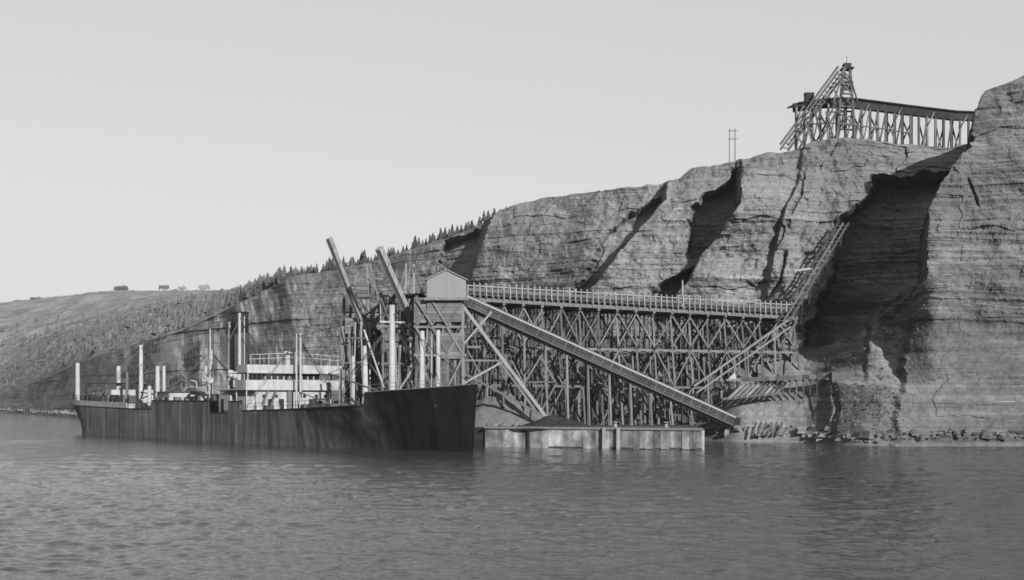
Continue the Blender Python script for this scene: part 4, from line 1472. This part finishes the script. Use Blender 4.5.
for (p0, s0, y0, p1, s1, y1, d_) in ((364, 25, 330, 384, 19, 388, 0.3), (428, 12, 345, 398, 16, 392, 0.26), (392, 17.5, 372, 366, 29, 402, 0.28), (211, 73, 384, 176, 84, 394, 0.22),
                                     (141, 102, 392, 170, 92, 398, 0.22), (300, 43, 392, 330, 33, 404, 0.24)):
    sp_('derrick_boom', (s0, sw(p0, s0), sz(y0, s0, sw(p0, s0))), (s1, sw(p1, s1), sz(y1, s1, sw(p1, s1))), d_, 'white' if p0 > 250 else 'grey', 0.8)
# shrouds and stays
for (p0, s0, y0, p1, s1, y1) in ((210.5, 73.3, 335, 239.5, 58, 318), (239.5, 58, 318, 300, 43, 336), (300, 43, 336, 392, 17.5, 312), (392, 17.5, 312, 470, 0.8, 384),
                                 (210.5, 73.3, 332, 141, 102.5, 348), (141, 102.5, 348, 75, 117, 397)):
    sb('stay', (s0, sw(p0, s0), sz(y0, s0, sw(p0, s0))), (s1, sw(p1, s1), sz(y1, s1, sw(p1, s1))), 0.07, 0.07, 'steel')
for (p0, s0, y0, zb_) in ((392, 17.5, 322, 5.2), (211, 73.3, 352, 5.9), (141, 102.5, 348, 5.6), (239.5, 58, 320, 5.8), (299, 43, 338, 4.6)):
    w0 = sw(p0, s0)
    zt_ = sz(y0, s0, w0)
    for sd in (1, -1):
        for ds in (0.8, 2.0, 3.4):
            sb('shroud', (s0, w0, zt_), (s0 + ds, sd * (half(s0 + ds, 1) - 0.1), zb_), 0.05, 0.05, 'steel')
for (p0, s0, z0, s1, w1, z1) in ((141, 102.5, 6.2, 92, 3.5, 8.8), (141, 102.5, 6.2, 92, -3.5, 9.4), (211, 73.3, 6.2, 83, 2.6, 10.5), (211, 73.3, 6.2, 66, 3.0, 11.5), (392, 17.5, 6.5, 30, 2.5, 9.5), (392, 17.5, 6.5, 29, -3.0, 11)):
    sp_('derrick_boom', (s0, sw(p0, s0), z0), (s1, w1, z1), 0.26, 'grey', 0.8)
    sb('topping_lift', (s1, w1, z1), (s0, sw(p0, s0), 12.5), 0.05, 0.05, 'steel')
# stern house and awning
sx('poop_house', (111, 0.4, 6.0), (10, 7.6, 3.6), 'white')
for s in (107.5, 110, 112.5):
    sx('poop_house_window', (s, 4.23, 6.9), (0.7, 0.1, 0.7), 'black')
sx('awning', (111, 0.8, 9.0), (9.5, 8.6, 0.12), 'steel')
for s in (106.6, 111, 115.4):
    for w_ in (-3.0, 4.8):
        sb('awning_post', (s, w_, 5.0), (s, w_, 9.0), 0.12, 0.12, 'grey')
for i in range(10):
    s = 90 + i * 2.6
    sx('deck_cargo', (s, half(s, 1) - 1.6, 5.9 + random.uniform(0, 0.4)), (random.uniform(0.8, 1.8), 1.2, 1.4), random.choice(['steel', 'grey', 'black']))
for i in range(8):
    s = 57 + i * 2.4
    sx('deck_gear', (s, 5.4, 5.6 + random.uniform(0, 0.5)), (random.uniform(0.6, 1.6), 1.0, 1.3), random.choice(['steel', 'white', 'grey']))
sx('rudder', (117.5, 0, -0.8), (1.6, 0.3, 3.4), 'steel')

# ================================================================ TREES, SCRUB AND FAR HOUSES
def conifer_mesh(name, seed, tiers=7, n=9):
    r_ = random.Random(seed)
    v, f = [], []
    for k in range(tiers):
        z0 = 0.12 + 0.80 * k / tiers
        R = 0.34 * (1 - 0.86 * k / tiers) * r_.uniform(0.8, 1.15)
        z1 = z0 + 0.26 * (1 - 0.4 * k / tiers)
        tip = len(v)
        v.append((r_.uniform(-.02, .02), r_.uniform(-.02, .02), min(1.0, z1 + 0.02)))
        ring = []
        for i in range(n):
            a = 2 * math.pi * (i + r_.random() * 0.6) / n
            q = R * (1.0 if i % 2 else 0.55) * r_.uniform(0.75, 1.2)
            ring.append(len(v))
            v.append((q * math.cos(a), q * math.sin(a), z0 - 0.05 * r_.random() - (0.04 if i % 2 else 0)))
        for i in range(n):
            f.append((ring[i], ring[(i + 1) % n], tip))
    return v, f


CON = [conifer_mesh('c', k) for k in range(5)]
CME = [mesh_from('spruce_crown', v, f, M['needles']) for v, f in CON]
TRK = pole_mesh('bark', 0.75)
spots = []
px_ = 236.0
while px_ < 496:
    spots.append((px_ + random.uniform(-1, 1), random.uniform(0.5, 10)))
    px_ += random.uniform(2.0, 5.5) if 300 < px_ < 470 else random.uniform(2.5, 6)
for px_ in (500, 506, 527, 548, 561, 612):
    spots.append((px_, 6))
ORD = ('first second third fourth fifth sixth seventh eighth ninth tenth eleventh twelfth thirteenth fourteenth fifteenth sixteenth seventeenth eighteenth '
       'nineteenth twentieth twenty-first twenty-second twenty-third twenty-fourth twenty-fifth twenty-sixth twenty-seventh twenty-eighth twenty-ninth thirtieth').split()
count = {}
for i, (px_, back) in enumerate(sorted(spots)):
    c = int(np.argmin(np.abs(cp - px_)))
    D_ = EDGE[c, 1] + back
    z = land_z(px_, D_)
    h_ = random.uniform(1.6, 3.0) * (D_ / 330.0) * (1.0 if px_ < 498 else 0.45)
    if random.random() < 0.18 and px_ < 495:
        h_ *= 1.45
    seg = 0 if px_ < 330 else 1 if px_ < 420 else 2 if px_ < 498 else 3
    k = count[seg] = count.get(seg, 0) + 1
    size = 'tall' if h_ * 330 / D_ > 3.0 else 'small'
    lab = ('%s dark spruce on the low ridge over the ship, %s from the seaward end', '%s dark spruce on the ridge behind the raised chutes, %s from the seaward end',
           '%s dark spruce on the ridge over the gabled tower, %s from the chutes', '%s shrubby spruce on the bare grassy cliff edge, %s from the wooded ridge')[seg] % (size, ORD[k - 1])
    t_ = thing('spruce_tree', lab, 'tree', (xpx(px_, D_), D_, z), random.uniform(0, 6.28), {True: 'spruces along the ridge', False: 'lone spruces on the cliff edge'}[px_ < 498])
    cr_ = add('crown', CME[i % 5], t_)
    cr_.matrix_local = Matrix.Diagonal((h_ * random.uniform(0.9, 1.4), h_ * random.uniform(0.9, 1.4), h_, 1))
    tk = add('trunk', TRK, t_)
    tk.matrix_local = Matrix.Translation((0, 0, h_ * 0.2)) @ Matrix.Diagonal((h_ * 0.06, h_ * 0.06, h_ * 0.6, 1))


def scatter(name, label, pts, m, flat=1.0):
    V, Fc, off = [], [], 0
    base = [(np.array(v), np.array(f)) for v, f in CON]
    for k, (x, y, z, h_) in enumerate(pts):
        bv, bf = base[k % 5]
        a = random.uniform(0, 6.28)
        q = bv * np.array([h_ * flat, h_ * flat, h_])
        x2 = q[:, 0] * math.cos(a) - q[:, 1] * math.sin(a) + x
        y2 = q[:, 0] * math.sin(a) + q[:, 1] * math.cos(a) + y
        V.append(np.stack([x2, y2, q[:, 2] + z - 0.1 * h_], 1))
        Fc.append(bf + off)
        off += len(bv)
    V, Fc = np.concatenate(V), np.concatenate(Fc)
    me = bpy.data.meshes.new(name)
    me.vertices.add(len(V))
    me.vertices.foreach_set('co', V.reshape(-1).astype(np.float32))
    me.loops.add(Fc.size)
    me.loops.foreach_set('vertex_index', Fc.reshape(-1).astype(np.int32))
    me.polygons.add(len(Fc))
    me.polygons.foreach_set('loop_start', np.arange(0, Fc.size, 3, dtype=np.int32))
    me.polygons.foreach_set('loop_total', np.full(len(Fc), 3, dtype=np.int32))
    me.materials.append(M[m])
    me.update(calc_edges=True)
    o = add(name, me)
    o['kind'] = 'stuff'
    o['label'] = label
    o['category'] = 'woodland'


rs = np.array(rS)
pts = []
cand = np.argwhere((S > 5.02) & (S < 6.25) & (PX < 330) & (PX > -300))
dens = fbm(P[..., 0] / 60.0, P[..., 1] / 90.0, 3, 91)
for r_, c_ in cand[np.random.RandomState(3).permutation(len(cand))]:
    s_ = S[r_, c_]
    lim = 0.55 if s_ < 5.75 else 0.55 - (s_ - 5.75) * 1.6
    if s_ > 6 and dens[r_, c_] < 0.05:
        continue
    if random.random() > 0.9 * lim + 0.25 * dens[r_, c_]:
        continue
    x, y, z = P[r_, c_]
    pts.append((x + random.uniform(-4, 4), y + random.uniform(-3, 3), z, random.uniform(1.4, 3.8)))
    if len(pts) > 1700:
        break
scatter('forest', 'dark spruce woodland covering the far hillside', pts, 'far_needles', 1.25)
pts = []
cand = np.argwhere((S > 3.2) & (S < 5.3) & (PX > 20) & (PX < 200))
d2 = fbm(P[..., 0] / 14.0, P[..., 2] / 9.0, 3, 95)
for r_, c_ in cand[np.random.RandomState(5).permutation(len(cand))[:26000]]:
    if d2[r_, c_] < 0.26 or random.random() > 0.25:
        continue
    x, y, z = P[r_, c_]
    pts.append((x, y, z, random.uniform(0.5, 1.3)))
    if len(pts) > 2600:
        break
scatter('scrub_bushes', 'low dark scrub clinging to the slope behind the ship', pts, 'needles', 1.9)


def house(name, label, px, w_, d_, h_, roof_h, Dh, m_w='house_wall', m_r='house_roof'):
    z = land_z(px, Dh)
    t_ = thing(name, label, 'house', (xpx(px, Dh), Dh, z - 0.4), random.uniform(-0.4, 0.4), 'houses on the far hill')
    a, b = w_ / 2, d_ / 2
    v = [(-a, -b, 0), (a, -b, 0), (a, b, 0), (-a, b, 0), (-a, -b, h_), (a, -b, h_), (a, b, h_), (-a, b, h_), (-a, 0, h_ + roof_h), (a, 0, h_ + roof_h)]
    f = [(0, 1, 5, 4), (2, 3, 7, 6), (1, 2, 6, 9, 5), (3, 0, 4, 8, 7)]
    add('wall', mesh_from('house_wall', v, f, M[m_w]), t_)
    e = 0.5
    vr = [(-a - e, -b - e, h_ - .3), (a + e, -b - e, h_ - .3), (a + e, 0, h_ + roof_h + .1), (-a - e, 0, h_ + roof_h + .1), (-a - e, b + e, h_ - .3), (a + e, b + e, h_ - .3)]
    rf = add('roof', mesh_from('house_roof', vr, [(0, 1, 2, 3), (3, 2, 5, 4)], M[m_r]), t_)
    add('chimney', box_mesh('stone'), rf, Matrix.Translation((a * 0.5, 0, h_ + roof_h + 0.5)) @ Matrix.Diagonal((0.9, 0.9, 1.8, 1)))
    for k in (-0.5, 0.5):
        add('window', box_mesh('glass'), t_, Matrix.Translation((a * k, -b - 0.04, h_ * 0.6)) @ Matrix.Diagonal((1.1, 0.12, 1.2, 1)))
    add('door', box_mesh('timber_dark'), t_, Matrix.Translation((0, -b - 0.04, 1.1)) @ Matrix.Diagonal((1.1, 0.12, 2.1, 1)))


house('barn', 'long low dark barn on the far hilltop, leftmost of the larger roofs', 121, 11.9, 6.8, 1.8, 2.1, 1385, 'house_roof')
house('farmhouse', 'dark gabled farmhouse on the far hilltop beside the long low barn', 164, 8.5, 6.8, 2.4, 2.9, 1345)
house('cottage', 'small pale cottage on the far hilltop between two larger houses', 182, 6.8, 5.1, 1.8, 1.8, 1345, 'house_wall', 'roof')
house('white_house', 'pale house with grey roof on the far hilltop', 204, 9.3, 6.0, 2.4, 2.9, 1345, 'house_wall', 'roof')
house('cabin', 'pale flat cabin on the far hilltop just above the wooded ridge', 241, 11.9, 6.0, 2.5, 1.1, 1345, 'house_wall', 'roof')
house('hut', 'low hut at the far end of the hill skyline, away from the other roofs', 36, 10.2, 5.1, 1.3, 1.3, 1395, 'house_roof')

# ================================================================ HAZE OVER THE WATER
hm = bpy.data.materials.new('haze')
hm.use_nodes = True
t = hm.node_tree
t.nodes.remove(t.nodes['Principled BSDF'])
pvn = t.nodes.new('ShaderNodeVolumePrincipled')
pvn.inputs['Color'].default_value = (0.9, 0.9, 0.9, 1)
pvn.inputs['Density'].default_value = 0.00009
pvn.inputs['Anisotropy'].default_value = 0.4
t.links.new(pvn.outputs[0], t.nodes['Material Output'].inputs['Volume'])
hv = [(x, y, z) for x in (-9500, 9500) for y in (-4000, 9600) for z in (-4.5, 150)]
hz_ = add('haze', mesh_from('haze', hv, [(0, 1, 3, 2), (4, 6, 7, 5), (0, 4, 5, 1), (2, 3, 7, 6), (0, 2, 6, 4), (1, 5, 7, 3)], hm))
hz_['kind'] = 'stuff'
